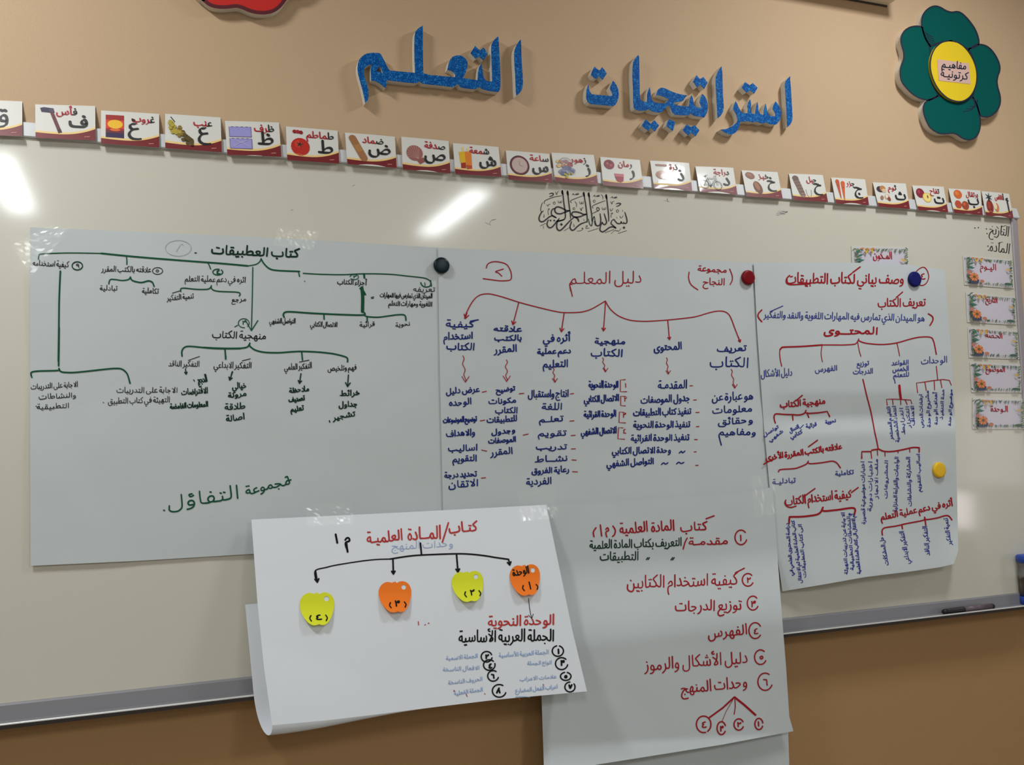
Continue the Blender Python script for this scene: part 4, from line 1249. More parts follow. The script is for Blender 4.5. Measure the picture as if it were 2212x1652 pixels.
foam_piece('foam_letter', 'single upright blue glitter stroke at the right end of the left word', [B_([(2030, 165), (2045, 215), (2050, 400), (2060, 700), (2080, 950), (2090, 1150), (2085, 1280), (2060, 1370), (2010, 1440), (1935, 1505), (1920, 1400), (1905, 1000), (1885, 700), (1880, 500), (1895, 400), (1940, 290), (2000, 205)])])
foam_piece('foam_letter', 'blue glitter boat shaped letter at the left end of the right word', [C_([(130, 780), (110, 830), (80, 920), (70, 1050), (75, 1130), (100, 1200), (160, 1255), (300, 1275), (500, 1290), (700, 1310), (760, 1290), (800, 1220), (835, 1130), (845, 1020), (830, 900), (790, 810), (740, 740), (705, 705), (680, 770), (640, 860), (635, 890), (660, 950), (690, 1010), (695, 1060), (640, 1070), (500, 1055), (300, 1040), (195, 1025), (150, 950), (133, 860)])])
foam_piece('foam_letter_dots', 'blue glitter pair of dots above the boat shaped letter', [C_([(270, 370), (310, 410), (390, 465), (445, 385), (500, 440), (560, 535), (490, 640), (460, 690), (400, 620), (380, 600), (320, 665), (260, 640), (185, 565), (215, 470)])])
w2 = C_([(1310, 90), (1330, 150), (1335, 400), (1340, 700), (1345, 1000), (1355, 1120), (1380, 1180), (1440, 1205), (1510, 1215), (1520, 1150), (1520, 1050), (1540, 960), (1580, 860), (1600, 950), (1612, 1080), (1640, 1170), (1690, 1215)]) \
    + D_([(200, 700), (330, 715), (372, 695), (440, 625), (350, 580), (250, 545), (170, 535), (185, 480), (210, 420), (260, 385), (310, 382), (380, 405), (470, 450), (570, 490), (680, 520), (820, 545), (780, 590), (740, 650), (700, 672), (620, 680), (540, 690), (560, 740), (620, 755), (760, 770), (855, 775), (860, 740), (875, 640), (910, 540), (940, 600), (955, 680), (975, 740), (1010, 790), (1060, 800), (1120, 800), (1110, 760), (1080, 680), (1100, 600), (1140, 510), (1190, 560), (1230, 640), (1250, 720), (1255, 800), (1240, 900), (1210, 960), (1180, 1005), (1100, 995), (980, 975), (930, 950), (900, 920), (840, 960), (700, 960), (560, 945), (510, 900), (480, 830), (450, 765), (400, 765), (360, 820), (300, 890), (240, 905), (150, 895), (50, 865)]) \
    + C_([(1555, 1378), (1480, 1415), (1350, 1420), (1230, 1390), (1200, 1340), (1190, 1200), (1185, 900), (1170, 600), (1175, 400), (1190, 260), (1240, 170)])
foam_piece('foam_letter', 'joined blue glitter letters with one tall stroke and a hooked top, mid right word', [w2])
foam_piece('foam_letter_dots', 'blue glitter pair of dots above the hooked joined letters', [D_([(1020, 120), (1090, 200), (1160, 155), (1250, 275), (1180, 410), (1100, 320), (1030, 375), (945, 250)])])
foam_piece('foam_letter_dots', 'leftmost blue glitter pair of dots below the right word', [G_([(690, 662), (735, 700), (765, 668), (805, 715), (770, 765), (735, 735), (712, 760), (657, 715)])])
foam_piece('foam_letter_dots', 'single blue glitter diamond dot below the right word', [D_([(430, 1045), (575, 1100), (520, 1290), (385, 1180)])])
foam_piece('foam_letter_dots', 'rightmost blue glitter pair of dots below the right word', [D_([(815, 1150), (900, 1208), (975, 1165), (1080, 1275), (1000, 1400), (905, 1325), (840, 1380), (725, 1270)])])
foam_piece('foam_letter', 'upright blue glitter stroke standing alone inside the right word', [G_([(1338, 210), (1345, 260), (1350, 450), (1358, 560), (1350, 600), (1330, 632), (1305, 655), (1300, 560), (1288, 350), (1290, 300), (1310, 250)])])
foam_piece('foam_letter', 'toothed blue glitter letters ending in a curved tail, near the right end', [E_([(410, 710), (440, 770), (480, 860), (520, 930), (570, 970), (670, 975), (680, 880), (665, 820), (690, 740), (730, 665), (750, 760), (745, 900), (760, 985), (840, 995), (850, 900), (890, 720), (905, 800), (920, 940), (950, 990), (1025, 1015), (1035, 900), (1075, 760), (1095, 850), (1120, 960), (1160, 1030), (1290, 1045), (1290, 980), (1230, 880), (1250, 800), (1300, 710), (1360, 790), (1400, 870), (1425, 960), (1410, 1060), (1380, 1140), (1330, 1210), (1280, 1235), (1170, 1215), (1080, 1175), (1010, 1205), (950, 1190), (880, 1160), (780, 1175), (670, 1150), (600, 1165), (500, 1160), (495, 1230), (460, 1330), (400, 1410), (320, 1450), (210, 1430), (130, 1380), (70, 1340), (200, 1325), (330, 1260), (430, 1180), (450, 1120), (420, 1000), (380, 930), (345, 880), (370, 790)])])
foam_piece('foam_letter_dots', 'blue glitter pair of dots above the toothed letters', [E_([(620, 280), (720, 350), (785, 300), (895, 410), (820, 535), (730, 465), (650, 515), (540, 400)])])
foam_piece('foam_letter', 'upright blue glitter stroke at the far right end of the lettering', [E_([(1625, 145), (1620, 220), (1640, 450), (1660, 800), (1675, 1080), (1660, 1160), (1620, 1230), (1560, 1285), (1548, 1150), (1540, 900), (1520, 600), (1505, 330), (1530, 240), (1580, 190)])])

# ------------------------------------------------------------------ foam flowers
P_ = lambda P: crop(1850, 0, 5.0055, P)
top = [(800, 500), (750, 420), (722, 340), (706, 270), (712, 190), (740, 130), (790, 85), (850, 65), (910, 80), (970, 115), (1030, 132), (1090, 125), (1140, 145), (1195, 195), (1240, 250), (1280, 310), (1310, 380), (1325, 460), (1300, 500), (1210, 525), (1120, 480), (1020, 440), (900, 460)]
left = [(715, 300), (690, 286), (640, 283), (580, 295), (530, 325), (497, 370), (482, 430), (490, 490), (510, 560), (512, 630), (490, 700), (475, 760), (477, 830), (495, 890), (540, 950), (600, 1010), (670, 1055), (740, 1076), (800, 1076), (880, 1030), (820, 900), (800, 760), (800, 600), (790, 500), (750, 420), (724, 345)]
bot = [(800, 1076), (745, 1105), (726, 1160), (728, 1220), (750, 1290), (790, 1370), (850, 1420), (910, 1445), (980, 1445), (1040, 1440), (1090, 1455), (1140, 1490), (1195, 1510), (1250, 1505), (1300, 1470), (1330, 1410), (1340, 1330), (1330, 1240), (1300, 1130), (1260, 1055), (1150, 1100), (1040, 1095), (940, 1050), (885, 1035)]
rgt = [(1215, 535), (1270, 492), (1330, 480), (1400, 495), (1460, 540), (1510, 610), (1545, 690), (1550, 760), (1530, 820), (1520, 880), (1530, 950), (1552, 1030), (1555, 1110), (1530, 1180), (1480, 1235), (1420, 1262), (1350, 1255), (1325, 1200), (1300, 1125), (1260, 1050), (1300, 900), (1300, 800), (1285, 700), (1255, 610)]
outer = [(850, 65), (910, 80), (970, 115), (1030, 132), (1090, 125), (1140, 145), (1195, 195), (1240, 250), (1280, 310), (1310, 380), (1328, 480), (1400, 495), (1460, 540), (1510, 610), (1545, 690), (1550, 760), (1530, 820), (1520, 880), (1530, 950), (1552, 1030), (1555, 1110), (1530, 1180), (1480, 1235), (1420, 1262), (1345, 1258), (1340, 1330), (1330, 1410), (1300, 1470), (1250, 1505), (1195, 1510), (1140, 1490), (1090, 1455), (1040, 1440), (980, 1445), (910, 1445), (850, 1420), (790, 1370), (750, 1290), (728, 1220), (726, 1160), (742, 1100), (740, 1076), (670, 1055), (600, 1010), (540, 950), (495, 890), (477, 830), (475, 760), (490, 700), (512, 630), (510, 560), (490, 490), (482, 430), (497, 370), (530, 325), (580, 295), (640, 283), (690, 286), (708, 280), (706, 270), (712, 190), (740, 130), (790, 85)]
disc = [(1010, 440), (1090, 455), (1160, 500), (1220, 570), (1265, 650), (1295, 740), (1303, 830), (1292, 920), (1260, 1000), (1210, 1060), (1140, 1095), (1060, 1090), (980, 1055), (900, 980), (840, 880), (805, 770), (800, 670), (820, 580), (860, 510), (930, 455)]
fl = thing('foam_flower', 'dark green foam flower with a yellow centre, mounted at the upper right of the wall', 'wall decoration', at(2080, 300, 0.0), 'foam flowers')
FD = 0.023
V, Fc = extrude_px([P_(smooth(outer + [outer[0]], 3)[:-1])], 0.0005, FD); fix(mesh('foam_backing', V, Fc, M['foam'], fl))
V, Fc = face_px([P_([(700, 420), (1000, 250), (1260, 420), (1400, 700), (1330, 1080), (1050, 1250), (720, 1000), (640, 700)])], FD + 0.0003); mesh('petal_base', V, Fc, M['teal'], fl)
def outlined(name, loop, d, face, line, wdt, parent):
    L = smooth(loop + [loop[0]], 3)[:-1]
    V, Fc = face_px([L], d); o = mesh(name, V, Fc, face, parent)
    I = Ink(flat(d + 0.0005)); I.stroke(L + [L[0], L[1]], wdt); I.build('outline', line, o); return o
for nm, lp in (('petal', left), ('petal', rgt), ('petal', bot), ('petal', top)): outlined(nm, P_(lp), FD + 0.0005, M['teal'], M['navy'], 3.2, fl)
I = Ink(flat(FD + 0.0012))
for a in range(5):                                            # drawn fold lines where petals overlap
    I.line(P_([(735 + a * 12, 345 + a * 30), (790 + a * 10, 380 + a * 26), (830 + a * 8, 400 + a * 22)]), 1.3)
    I.line(P_([(1150 + a * 40, 1205 - a * 30), (1230 + a * 20, 1190 - a * 22), (1290 + a * 6, 1150 - a * 18)]), 1.3)
I.build('fold_lines', M['navy'], fl)
DD = FD + 0.009
V, Fc = extrude_px([P_(smooth(disc + [disc[0]], 3)[:-1])], FD + .0006, DD); cdisc = fix(mesh('center_disc', V, Fc, M['yellow'], fl))
L = P_(smooth(disc + [disc[0]], 3)[:-1]); I = Ink(flat(DD + 0.0005)); I.stroke(L + [L[0], L[1]], 2.6); I.build('outline', M['navy'], cdisc)
V, Fc = face_px([P_([(875, 640), (1215, 685), (1235, 910), (890, 870)])], DD + 0.0008); lab = mesh('paper_label', V, Fc, M['pink'], fl)
I = Ink(flat(DD + 0.0014))
I.text('مفاهيـم', *P_([(1190, 752)])[0], *P_([(920, 728)])[0], 16, 2.2, hand=False); I.text('كرتونيـة', *P_([(1205, 862)])[0], *P_([(905, 826)])[0], 16, 2.2, hand=False)
I.build('label_writing', M['navy'], lab)
# the red flower, mostly above the picture
R_ = lambda P: crop(400, 0, 6.144, P)
redp = [(225, 0), (270, 40), (330, 85), (420, 110), (520, 115), (600, 108), (680, 100), (760, 120), (850, 160), (940, 185), (1050, 192), (1150, 175), (1230, 130), (1290, 70), (1340, 0), (1400, -60), (1520, -80), (1640, -160), (1700, -300), (1690, -420), (1640, -520), (1660, -640), (1640, -760), (1540, -840), (1400, -860), (1330, -900), (1290, -1020), (1180, -1100), (1040, -1110), (920, -1080), (800, -1100), (660, -1100), (540, -1020), (500, -900), (400, -860), (260, -850), (140, -770), (80, -650), (110, -540), (90, -420), (30, -300), (50, -160), (130, -70)]
rf = thing('foam_flower', 'bright red foam flower with a dark outline, cut by the top edge of the view', 'wall decoration', at(560, 40, 0.0), 'foam flowers')
V, Fc = extrude_px([R_(smooth(redp + [redp[0]], 2)[:-1])], 0.0005, FD); fix(mesh('foam_backing', V, Fc, M['foam'], rf))
L = R_(smooth(redp + [redp[0]], 3)[:-1]); V, Fc = face_px([L], FD + 0.0006); o = mesh('petal_face', V, Fc, M['redfoam'], rf)
I = Ink(flat(FD + 0.0012)); L2 = [(x + (520 - x) * .012, y + (-80 - y) * .035) for x, y in L]; I.stroke(L2 + [L2[0], L2[1]], 8); I.build('outline', M['maroon_line'], o)
V, Fc = extrude_px([R_([(860 + 300 * math.cos(k * math.tau / 28), -480 + 300 * math.sin(k * math.tau / 28)) for k in range(28)])], FD + .0006, DD); fix(mesh('center_disc', V, Fc, M['yellow'], rf))

# ------------------------------------------------------------------ the housing above the lettering
bx = at(1915, 14.8, 0.0); BXD = 0.105
sh = thing('screen_housing', 'long cream box fixed high on the wall above the blue lettering', 'wall housing', (bx.x - 1.0, 0, bx.z))
x0b, x1b = bx.x - 1.95, bx.x
prof = [(0.0, bx.z + .004), (BXD - 0.012, bx.z + .004), (BXD, bx.z + 0.016), (BXD, bx.z + 0.13), (BXD - .012, bx.z + 0.142), (0.0, bx.z + 0.142)]
n = len(prof); V = [(x, -d, z) for x in (x0b + .012, x1b - .012) for d, z in prof]
fix(mesh('case', V, [(i, (i + 1) % n, n + (i + 1) % n, n + i) for i in range(n)] + [tuple(range(n))[::-1], tuple(range(n, 2 * n))], M['box'], sh))
for xa, xb in ((x0b, x0b + .012), (x1b - .012, x1b)):
    V = [(x, -d, z) for x in (xa, xb) for d, z in [(d, z) for d, z in prof]]
    fix(mesh('end_cap', V, [(i, (i + 1) % n, n + (i + 1) % n, n + i) for i in range(n)] + [tuple(range(n))[::-1], tuple(range(n, 2 * n))], M['box'], sh))
quad_box('gap_shade_strip', (x0b + .012, -0.003, bx.z - 0.0015), (x1b, 0, bx.z + 0.004), M['dark_alu'], sh)  # dark strip painted in for the shaded gap between box and wall

# ------------------------------------------------------------------ alphabet cards
UV = {}
class Card:
    """Printed card spanned by four corner points; prints are laid on in a 100 x 72 grid, y up."""
    def __init__(s, name, label, cat, bl, br, tr, tl, mt, group, gw=100.0, gh=72.0, bend=0.0):
        s.c = [Vector(v) for v in (bl, br, tr, tl)]; s.gw, s.gh = gw, gh; s.bend = bend
        s.nrm = (s.c[1] - s.c[0]).cross(s.c[3] - s.c[0]).normalized()
        if s.nrm.y > 0: s.nrm = -s.nrm
        s.t = thing(name, label, cat, (s.c[0] + s.c[1]) / 2, group)
        V = []; n = 8
        for off in (0.0, -0.0006):
            for j in range(n + 1):
                for i in range(n + 1): V.append(s.p(gw * i / n, gh * j / n, off))
        k = (n + 1) ** 2; Fc = []
        for j in range(n):
            for i in range(n):
                a = j * (n + 1) + i; Fc.append((a, a + 1, a + n + 2, a + n + 1)); Fc.append((k + a + n + 1, k + a + n + 2, k + a + 1, k + a))
        rim = [i for i in range(n + 1)] + [j * (n + 1) + n for j in range(1, n + 1)] + [n * (n + 1) + i for i in range(n - 1, -1, -1)] + [j * (n + 1) for j in range(n - 1, 0, -1)]
        for a, b in zip(rim, rim[1:] + rim[:1]): Fc.append((a, k + a, k + b, b))
        s.sheet = mesh('card_sheet', V, Fc, mt, s.t)
    def p(s, a, b, off):
        u, v = a / s.gw, b / s.gh
        q = (s.c[0] * (1 - u) + s.c[1] * u) * (1 - v) + (s.c[3] * (1 - u) + s.c[2] * u) * v
        return q + s.nrm * (off + s.bend * 4 * u * (1 - u))
    def S(s, lift): return lambda a, b: s.p(a, b, lift)
    def words(s, name, mt, items, w, nib=0.7, lift=0.0012, label=None):
        I = Ink(s.S(lift))
        for txt, xr, yr, xl, yl, h, pick in items: I.text(txt, xr, yr, xl, yl, h, w, hand=False, nib=nib, flip=-1, pick=pick)
        o = I.build(name, mt, s.t)
        if label: o['label'] = label
        return o
    def shapes(s, name, items, lift=0.0008, label=None):
        V, Fc, idx, mats = [], [], [], []
        for k, (col, P) in enumerate(items):
            mt = pal(*col)
            if mt not in mats: mats.append(mt)
            b = len(V); V += [s.p(x, y, lift + 0.00006 * k) for x, y in P]
            for t in tessellate_polygon([[Vector((x, y, 0)) for x, y in P]]):
                f = tuple(b + i for i in t)
                if (V[f[1]] - V[f[0]]).cross(V[f[2]] - V[f[0]]).y > 0: f = f[::-1]
                Fc.append(f); idx.append(mats.index(mt))
        o = mesh(name, V, Fc, mats, s.t, idx=idx)
        if label: o['label'] = label
        return o
def el(cx, cy, rx, ry, rot=0.0, n=18):
    c, s = math.cos(rot), math.sin(rot)
    return [(cx + rx * math.cos(k * math.tau / n) * c - ry * math.sin(k * math.tau / n) * s, cy + rx * math.cos(k * math.tau / n) * s + ry * math.sin(k * math.tau / n) * c) for k in range(n)]
def bar(x0, y0, x1, y1, w0, w1=None):
    w1 = w0 if w1 is None else w1; dx, dy = x1 - x0, y1 - y0; l = math.hypot(dx, dy); nx, ny = -dy / l / 2, dx / l / 2
    return [(x0 - nx * w0, y0 - ny * w0), (x1 - nx * w1, y1 - ny * w1), (x1 + nx * w1, y1 + ny * w1), (x0 + nx * w0, y0 + ny * w0)]
def ring(cx, cy, rx, ry, w, n=22):
    R = []
    for k in range(n):
        a, b = k * math.tau / n, (k + 1) * math.tau / n
        R.append([(cx + (rx - w) * math.cos(a), cy + (ry - w) * math.sin(a)), (cx + rx * math.cos(a), cy + ry * math.sin(a)), (cx + rx * math.cos(b), cy + ry * math.sin(b)), (cx + (rx - w) * math.cos(b), cy + (ry - w) * math.sin(b))])
    return R
def star(cx, cy, r, n=5):
    return [(cx + (r if k % 2 == 0 else r * .3) * math.cos(k * math.pi / n + 1.4), cy + (r if k % 2 == 0 else r * .3) * math.sin(k * math.pi / n + 1.4)) for k in range(2 * n)]
rg = random.Random(4)
def grapes():
    R = [((70, 60, 30), bar(10, 66, 17, 56, 2))]
    for k in range(46):
        t = rg.random(); x = 12 + t * 34 + rg.uniform(-8, 8) * (1 - t * .5); y = 48 - t * 34 + rg.uniform(-9, 9) * (1 - t * .5)
        d = x * .9 + rg.uniform(-6, 6); c = (168, 150, 55) if d < 18 else (130, 108, 35) if d < 28 else (84, 68, 28)
        R.append((c, el(x, y, 3.6, 3.6, 0, 10)))
    return R
def bicycle():
    d = (72, 74, 84); R = []
    for q in ring(16, 22, 11, 12, 1.4, 18) + ring(50, 20, 11, 12, 1.4, 18): R.append((d, q))
    for a in ((16, 22, 24, 38), (24, 38, 44, 38), (24, 38, 32, 19), (32, 19, 45, 36), (16, 22, 32, 19), (46, 44, 50, 20), (22, 43, 26, 31), (42, 45, 50, 46)): R.append((d, bar(*a, 1.3)))
    R.append((d, el(22, 46, 4, 1.6))); R.append((d, el(32, 19, 3, 3))); R.append(((60, 50, 60), el(17, 22, 2, 2))); return R
def flowers():
    R = []
    for k in range(16): R.append((rg.choice([(196, 160, 80), (178, 128, 118), (150, 120, 130), (206, 180, 120), (160, 90, 90)]), el(10 + rg.random() * 34, 38 + rg.random() * 14, 5, 4)))
    for k in range(14): R.append((rg.choice([(112, 116, 146), (130, 134, 158), (96, 100, 132), (160, 160, 176)]), el(16 + rg.random() * 28, 20 + rg.random() * 16, 6, 5)))
    for k in range(6): R.append((rg.choice([(170, 160, 60), (140, 130, 150)]), el(20 + rg.random() * 26, 12 + rg.random() * 12, 3, 2.4)))
    return R + [((120, 110, 100), q) for q in ring(29, 42, 17, 18, 1, 16)[:8]]
def env():
    R = []
    for y0 in (38, 13):
        R.append(((112, 100, 140), [(6, y0), (47, y0), (47, y0 + 22), (6, y0 + 22)])); R.append(((146, 142, 200), [(7.2, y0 + 1.4), (45.8, y0 + 1.4), (45.8, y0 + 20.6), (7.2, y0 + 20.6)]))
        for k in range(9): R.append(((60, 40, 90) if k % 2 else (200, 190, 215), [(7 + k * 4.4, y0 + 20.8), (9 + k * 4.4, y0 + 20.8), (9 + k * 4.4, y0 + 22), (7 + k * 4.4, y0 + 22)]))
    R += [((190, 186, 214), bar(12, 17, 27, 27, .8)), ((190, 186, 214), bar(42, 17, 27, 27, .8)), ((190, 186, 214), bar(14, 32, 27, 25, .8)), ((190, 186, 214), bar(40, 32, 27, 25, .8))]
    return R
def shell():
    R = [((150, 92, 88), el(26, 38, 17, 17, .2, 20)), ((140, 80, 72), [(30, 22), (44, 30), (46, 20), (36, 14)])]
    for k in range(9):
        a = 1.0 + k * .34; R.append(((178, 130, 124), bar(34, 25, 26 + 16.5 * math.cos(a), 38 + 16.5 * math.sin(a), .6, 1.4)))
    return R
def plaster():
    return [((152, 104, 66), bar(14, 60, 34, 16, 15)), ((152, 104, 66), el(14, 60, 7.5, 7.5)), ((152, 104, 66), el(34, 16, 7.5, 7.5)), ((166, 118, 70), bar(20.5, 46, 27.5, 30, 12))]
PICS = {
    'axe': lambda: [((96, 44, 52), bar(27, 56, 41, 12, 6, 6.5)), ((60, 22, 30), bar(38.5, 20, 41, 12, 6.5, 6.8)), ((46, 38, 66), [(8, 64), (14, 66), (30, 64), (32, 55), (22, 55), (10, 56)]), ((74, 60, 84), [(22, 63), (30, 63), (32, 55), (24, 55)])],
    'sunset': lambda: [((150, 32, 30), [(8, 14), (39, 14), (39, 63), (8, 63)]), ((206, 62, 28), [(8, 34), (39, 34), (39, 52), (8, 52)]), ((44, 26, 72), [(8, 14), (39, 14), (39, 24), (8, 24)]), ((100, 30, 50), [(8, 24), (39, 24), (39, 30), (8, 30)]), ((232, 178, 40), el(24, 43, 13, 9.5)), ((214, 100, 30), el(24, 31, 9, 3))],
    'grapes': grapes, 'envelopes': env,
    'tomato': lambda: [((176, 36, 26), el(26, 30, 18, 19)), ((196, 56, 40), el(22, 36, 7, 8)), ((40, 44, 26), star(25, 35, 8)), ((140, 24, 34), el(16, 62, 4, 4)), ((160, 34, 44), el(22, 62, 4, 4)), ((130, 20, 30), el(28, 61, 4, 4))],
    'sticking plaster': plaster, 'shell': shell,
    'candles': lambda: [((214, 168, 30), [(13, 26), (24, 26), (24, 54), (11, 52)]), ((214, 120, 30), [(24, 20), (37, 20), (38, 54), (24, 54)]), ((150, 40, 20), [(14, 14), (24, 14), (24, 28), (14, 26)]), ((180, 70, 24), [(26, 12), (37, 14), (37, 22), (25, 22)]), ((238, 200, 110), el(20, 60, 1.8, 5)), ((238, 200, 110), el(31, 59, 1.6, 4))],
    'wall clock': lambda: [((64, 20, 34), el(28, 37, 22, 24, 0, 28)), ((108, 40, 56), el(28, 37, 20, 22, 0, 28)), ((186, 164, 156), el(28, 37, 17.5, 19, 0, 28)), ((120, 100, 100), bar(28, 37, 28, 48, .8)), ((120, 100, 100), bar(28, 37, 36, 34, .8))],
    'flower basket': flowers,
    'pomegranate': lambda: [((130, 36, 52), el(20, 54, 13, 12)), ((176, 84, 92), el(16, 56, 3, 3)), ((170, 70, 84), el(24, 52, 3.4, 3)), ((90, 20, 36), el(22, 59, 3, 2.4)), ((188, 96, 108), [(30, 32), (54, 32), (51, 14), (44, 10), (36, 12)]), ((150, 36, 56), [(31, 25), (53, 25), (51, 14), (44, 10), (36, 12)])],
    'corn cob': lambda: [((150, 100, 80), bar(12, 61, 40, 61, 5)), ((150, 96, 66), el(26, 36, 17, 11)), ((122, 74, 46), el(32, 32, 12, 8)), ((44, 34, 34), [(10, 14), (56, 14), (52, 25), (34, 22), (14, 22)]), ((46, 44, 40), bar(44, 22, 60, 46, 5, .6)), ((46, 40, 40), bar(36, 22, 50, 40, 4, .6))],
    'bicycle': bicycle,
    'bread loaves': lambda: [((132, 84, 62), el(20, 58, 13, 9, -.3)), ((104, 60, 40), el(36, 26, 11, 18, .35)), ((150, 98, 66), el(34, 30, 6, 12, .35)), ((150, 104, 80), el(18, 60, 7, 4, -.3))],
    'coil of rope': lambda: [((120, 96, 86), bar(16, 58, 30, 14, 17, 15)), ((100, 78, 72), el(16, 60, 9, 7)), ((140, 116, 102), el(30, 14, 7, 6))] + [((94, 74, 66), bar(10 + k * 2.6, 55 - k * 8, 26 + k * 2.2, 57 - k * 8, 1.2)) for k in range(6)] + [((130, 110, 100), q) for q in ring(48, 30, 8, 22, .9, 18)[9:]],
    'carrots': lambda: [((186, 76, 34), bar(15, 62, 18, 14, 11, 2)), ((186, 76, 34), el(15, 61, 5.5, 6)), ((196, 88, 38), bar(30, 58, 27, 10, 12, 2)), ((196, 88, 38), el(30, 57, 6, 6)), ((150, 56, 26), bar(13, 50, 18, 50, .8)), ((150, 56, 26), bar(26, 44, 32, 44, .8))],
    'garlic bulbs': lambda: [((60, 44, 62), el(18, 52, 12, 9)), ((180, 120, 70), el(25, 54, 9, 9)), ((206, 176, 140), el(28, 48, 7, 6)), ((150, 110, 90), el(17, 27, 5, 7, -.4)), ((190, 160, 130), el(34, 30, 8, 8)), ((128, 64, 44), el(38, 25, 5, 7, .5)), ((226, 210, 186), el(33, 32, 4, 5))],
    'red apple': lambda: [((128, 30, 50), el(19, 50, 13, 14)), ((160, 60, 76), el(15, 54, 4, 5)), ((216, 184, 84), el(38, 38, 14, 14)), ((232, 208, 130), el(38, 38, 11, 11)), ((120, 90, 40), el(40, 40, 2.4, 5))],
    'oranges': lambda: [((198, 96, 44), el(25, 56, 13, 13)), ((214, 120, 60), el(22, 59, 6, 6)), ((176, 72, 44), el(20, 26, 11, 12)), ((150, 66, 40), el(43, 24, 12, 13)), ((190, 90, 56), el(40, 28, 5, 5))],
    'pineapple': lambda: [((128, 36, 32), el(20, 28, 12, 20)), ((150, 56, 40), el(17, 32, 6, 11)), ((44, 56, 62), star(21, 56, 14, 6)), ((40, 48, 54), bar(20, 44, 21, 56, 6)), ((196, 120, 70), el(44, 27, 8, 13)), ((224, 205, 170), el(39, 31, 6, 10))],
}
#          letter word pic, word right / left, letter right, letter baseline and height, corners BL BR TR TL
CARDS = [
    ('ق', None, None, 0, 0, 78, 24, 50, (-80, 289), (48, 295), (48, 219), (-80, 214)),
    ('ف', 'فأس', 'axe', 70, 34, 88, 26, 36, (76.7, 297.5), (206.3, 303.8), (205.6, 229), (76, 225.3)),
    ('غ', 'غروب', 'sunset', 92, 52, 66, 28, 42, (218.2, 310), (343.8, 319), (343.8, 246), (218.2, 238.5)),
    ('ع', 'عنب', 'grapes', 84, 50, 78, 28, 42, (357, 320), (479, 329), (476.5, 253.7), (356.5, 245.6)),
    ('ظ', 'ظرف', 'envelopes', 90, 52, 88, 24, 40, (491, 334.5), (607.7, 338.7), (602.7, 264.7), (485.9, 261)),
    ('ط', 'طماطم', 'tomato', 92, 38, 90, 20, 40, (620.6, 345.8), (732.7, 353.5), (729.2, 282.3), (617.5, 272.9)),
    ('ض', 'ضماد', 'sticking plaster', 76, 33, 90, 28, 38, (750.3, 354.5), (856.8, 363), (853, 295.2), (745.2, 286.3)),
    ('ص', 'صدفة', 'shell', 92, 47, 92, 26, 38, (870.2, 366.2), (973, 374.7), (969, 304.6), (866.7, 295.2)),
    ('ش', 'شمعة', 'candles', 78, 34, 92, 24, 34, (983.3, 375.7), (1083.1, 381.9), (1076.9, 317.4), (978.3, 309)),
    ('س', 'ساعة', 'wall clock', 97, 52, 94, 25, 34, (1098.3, 388.1), (1194, 394.8), (1186.7, 332.4), (1092.7, 324.7)),
    ('ز', 'زهور', 'flower basket', 80, 42, 88, 25, 40, (1199.6, 392.3), (1292.1, 399.6), (1282.7, 334.5), (1191.2, 329.5)),
    ('ر', 'رمان', 'pomegranate', 78, 42, 84, 28, 42, (1303.1, 400.6), (1389.8, 407.3), (1382.2, 345.5), (1296.5, 338.6)),
    ('ذ', 'ذرة', 'corn cob', 68, 46, 84, 24, 44, (1412.9, 407), (1495.2, 413.3), (1488.4, 352), (1404.2, 346.8)),
    ('د', 'دراجة', 'bicycle', 86, 44, 86, 22, 46, (1511.9, 414.4), (1592.8, 420.6), (1584, 362.4), (1501.9, 359.3)),
    ('خ', 'خبز', 'bread loaves', 74, 42, 88, 32, 40, (1613.2, 424.4), (1690.5, 429), (1679.7, 371.7), (1602, 367.6)),
    ('ح', 'حبل', 'coil of rope', 78, 46, 90, 32, 42, (1714.4, 432), (1788.5, 436.8), (1777.4, 378), (1704, 374.9)),
    ('ج', 'جزر', 'carrots', 66, 40, 86, 32, 42, (1806, 439.7), (1877, 443), (1868.7, 387.5), (1795.5, 383.2)),
    ('ث', 'ثوم', 'garlic bulbs', 68, 40, 94, 24, 38, (1898, 446.5), (1965.3, 451.3), (1956.5, 396.3), (1885.2, 393.7)),
    ('ت', 'تفاح', 'red apple', 82, 50, 94, 23, 38, (1983.4, 453.9), (2048.3, 458.9), (2038.3, 403.4), (1970.6, 400.4)),
    ('ب', 'برتقال', 'oranges', 90, 50, 92, 28, 42, (2061.4, 460.1), (2122.7, 464.9), (2117.7, 411.4), (2048.6, 407)),
    ('أ', 'أناناس', 'pineapple', 76, 42, 92, 18, 44, (2129.8, 466.3), (2189.1, 471.6), (2179.7, 418.5), (2120.4, 412.8)),
]
band = [(0, 0), (100, 0), (100, 25)] + [(100 - 4 * k, 11 + 14 * (abs(1 - k / 14.6)) ** 2.1 if k < 15 else 11 + 2.2 * ((k - 14.6) / 10.4) ** 2) for k in range(1, 25)] + [(0, 13)]
band = [(x, y - 1.5) if y > 0 else (x, y) for x, y in band]
gold = [p for p in band if p[1] > 0]; gold = [(100, 23.5)] + gold[1:]; goldp = gold + [(x, y + 4.2) for x, y in reversed(gold)]
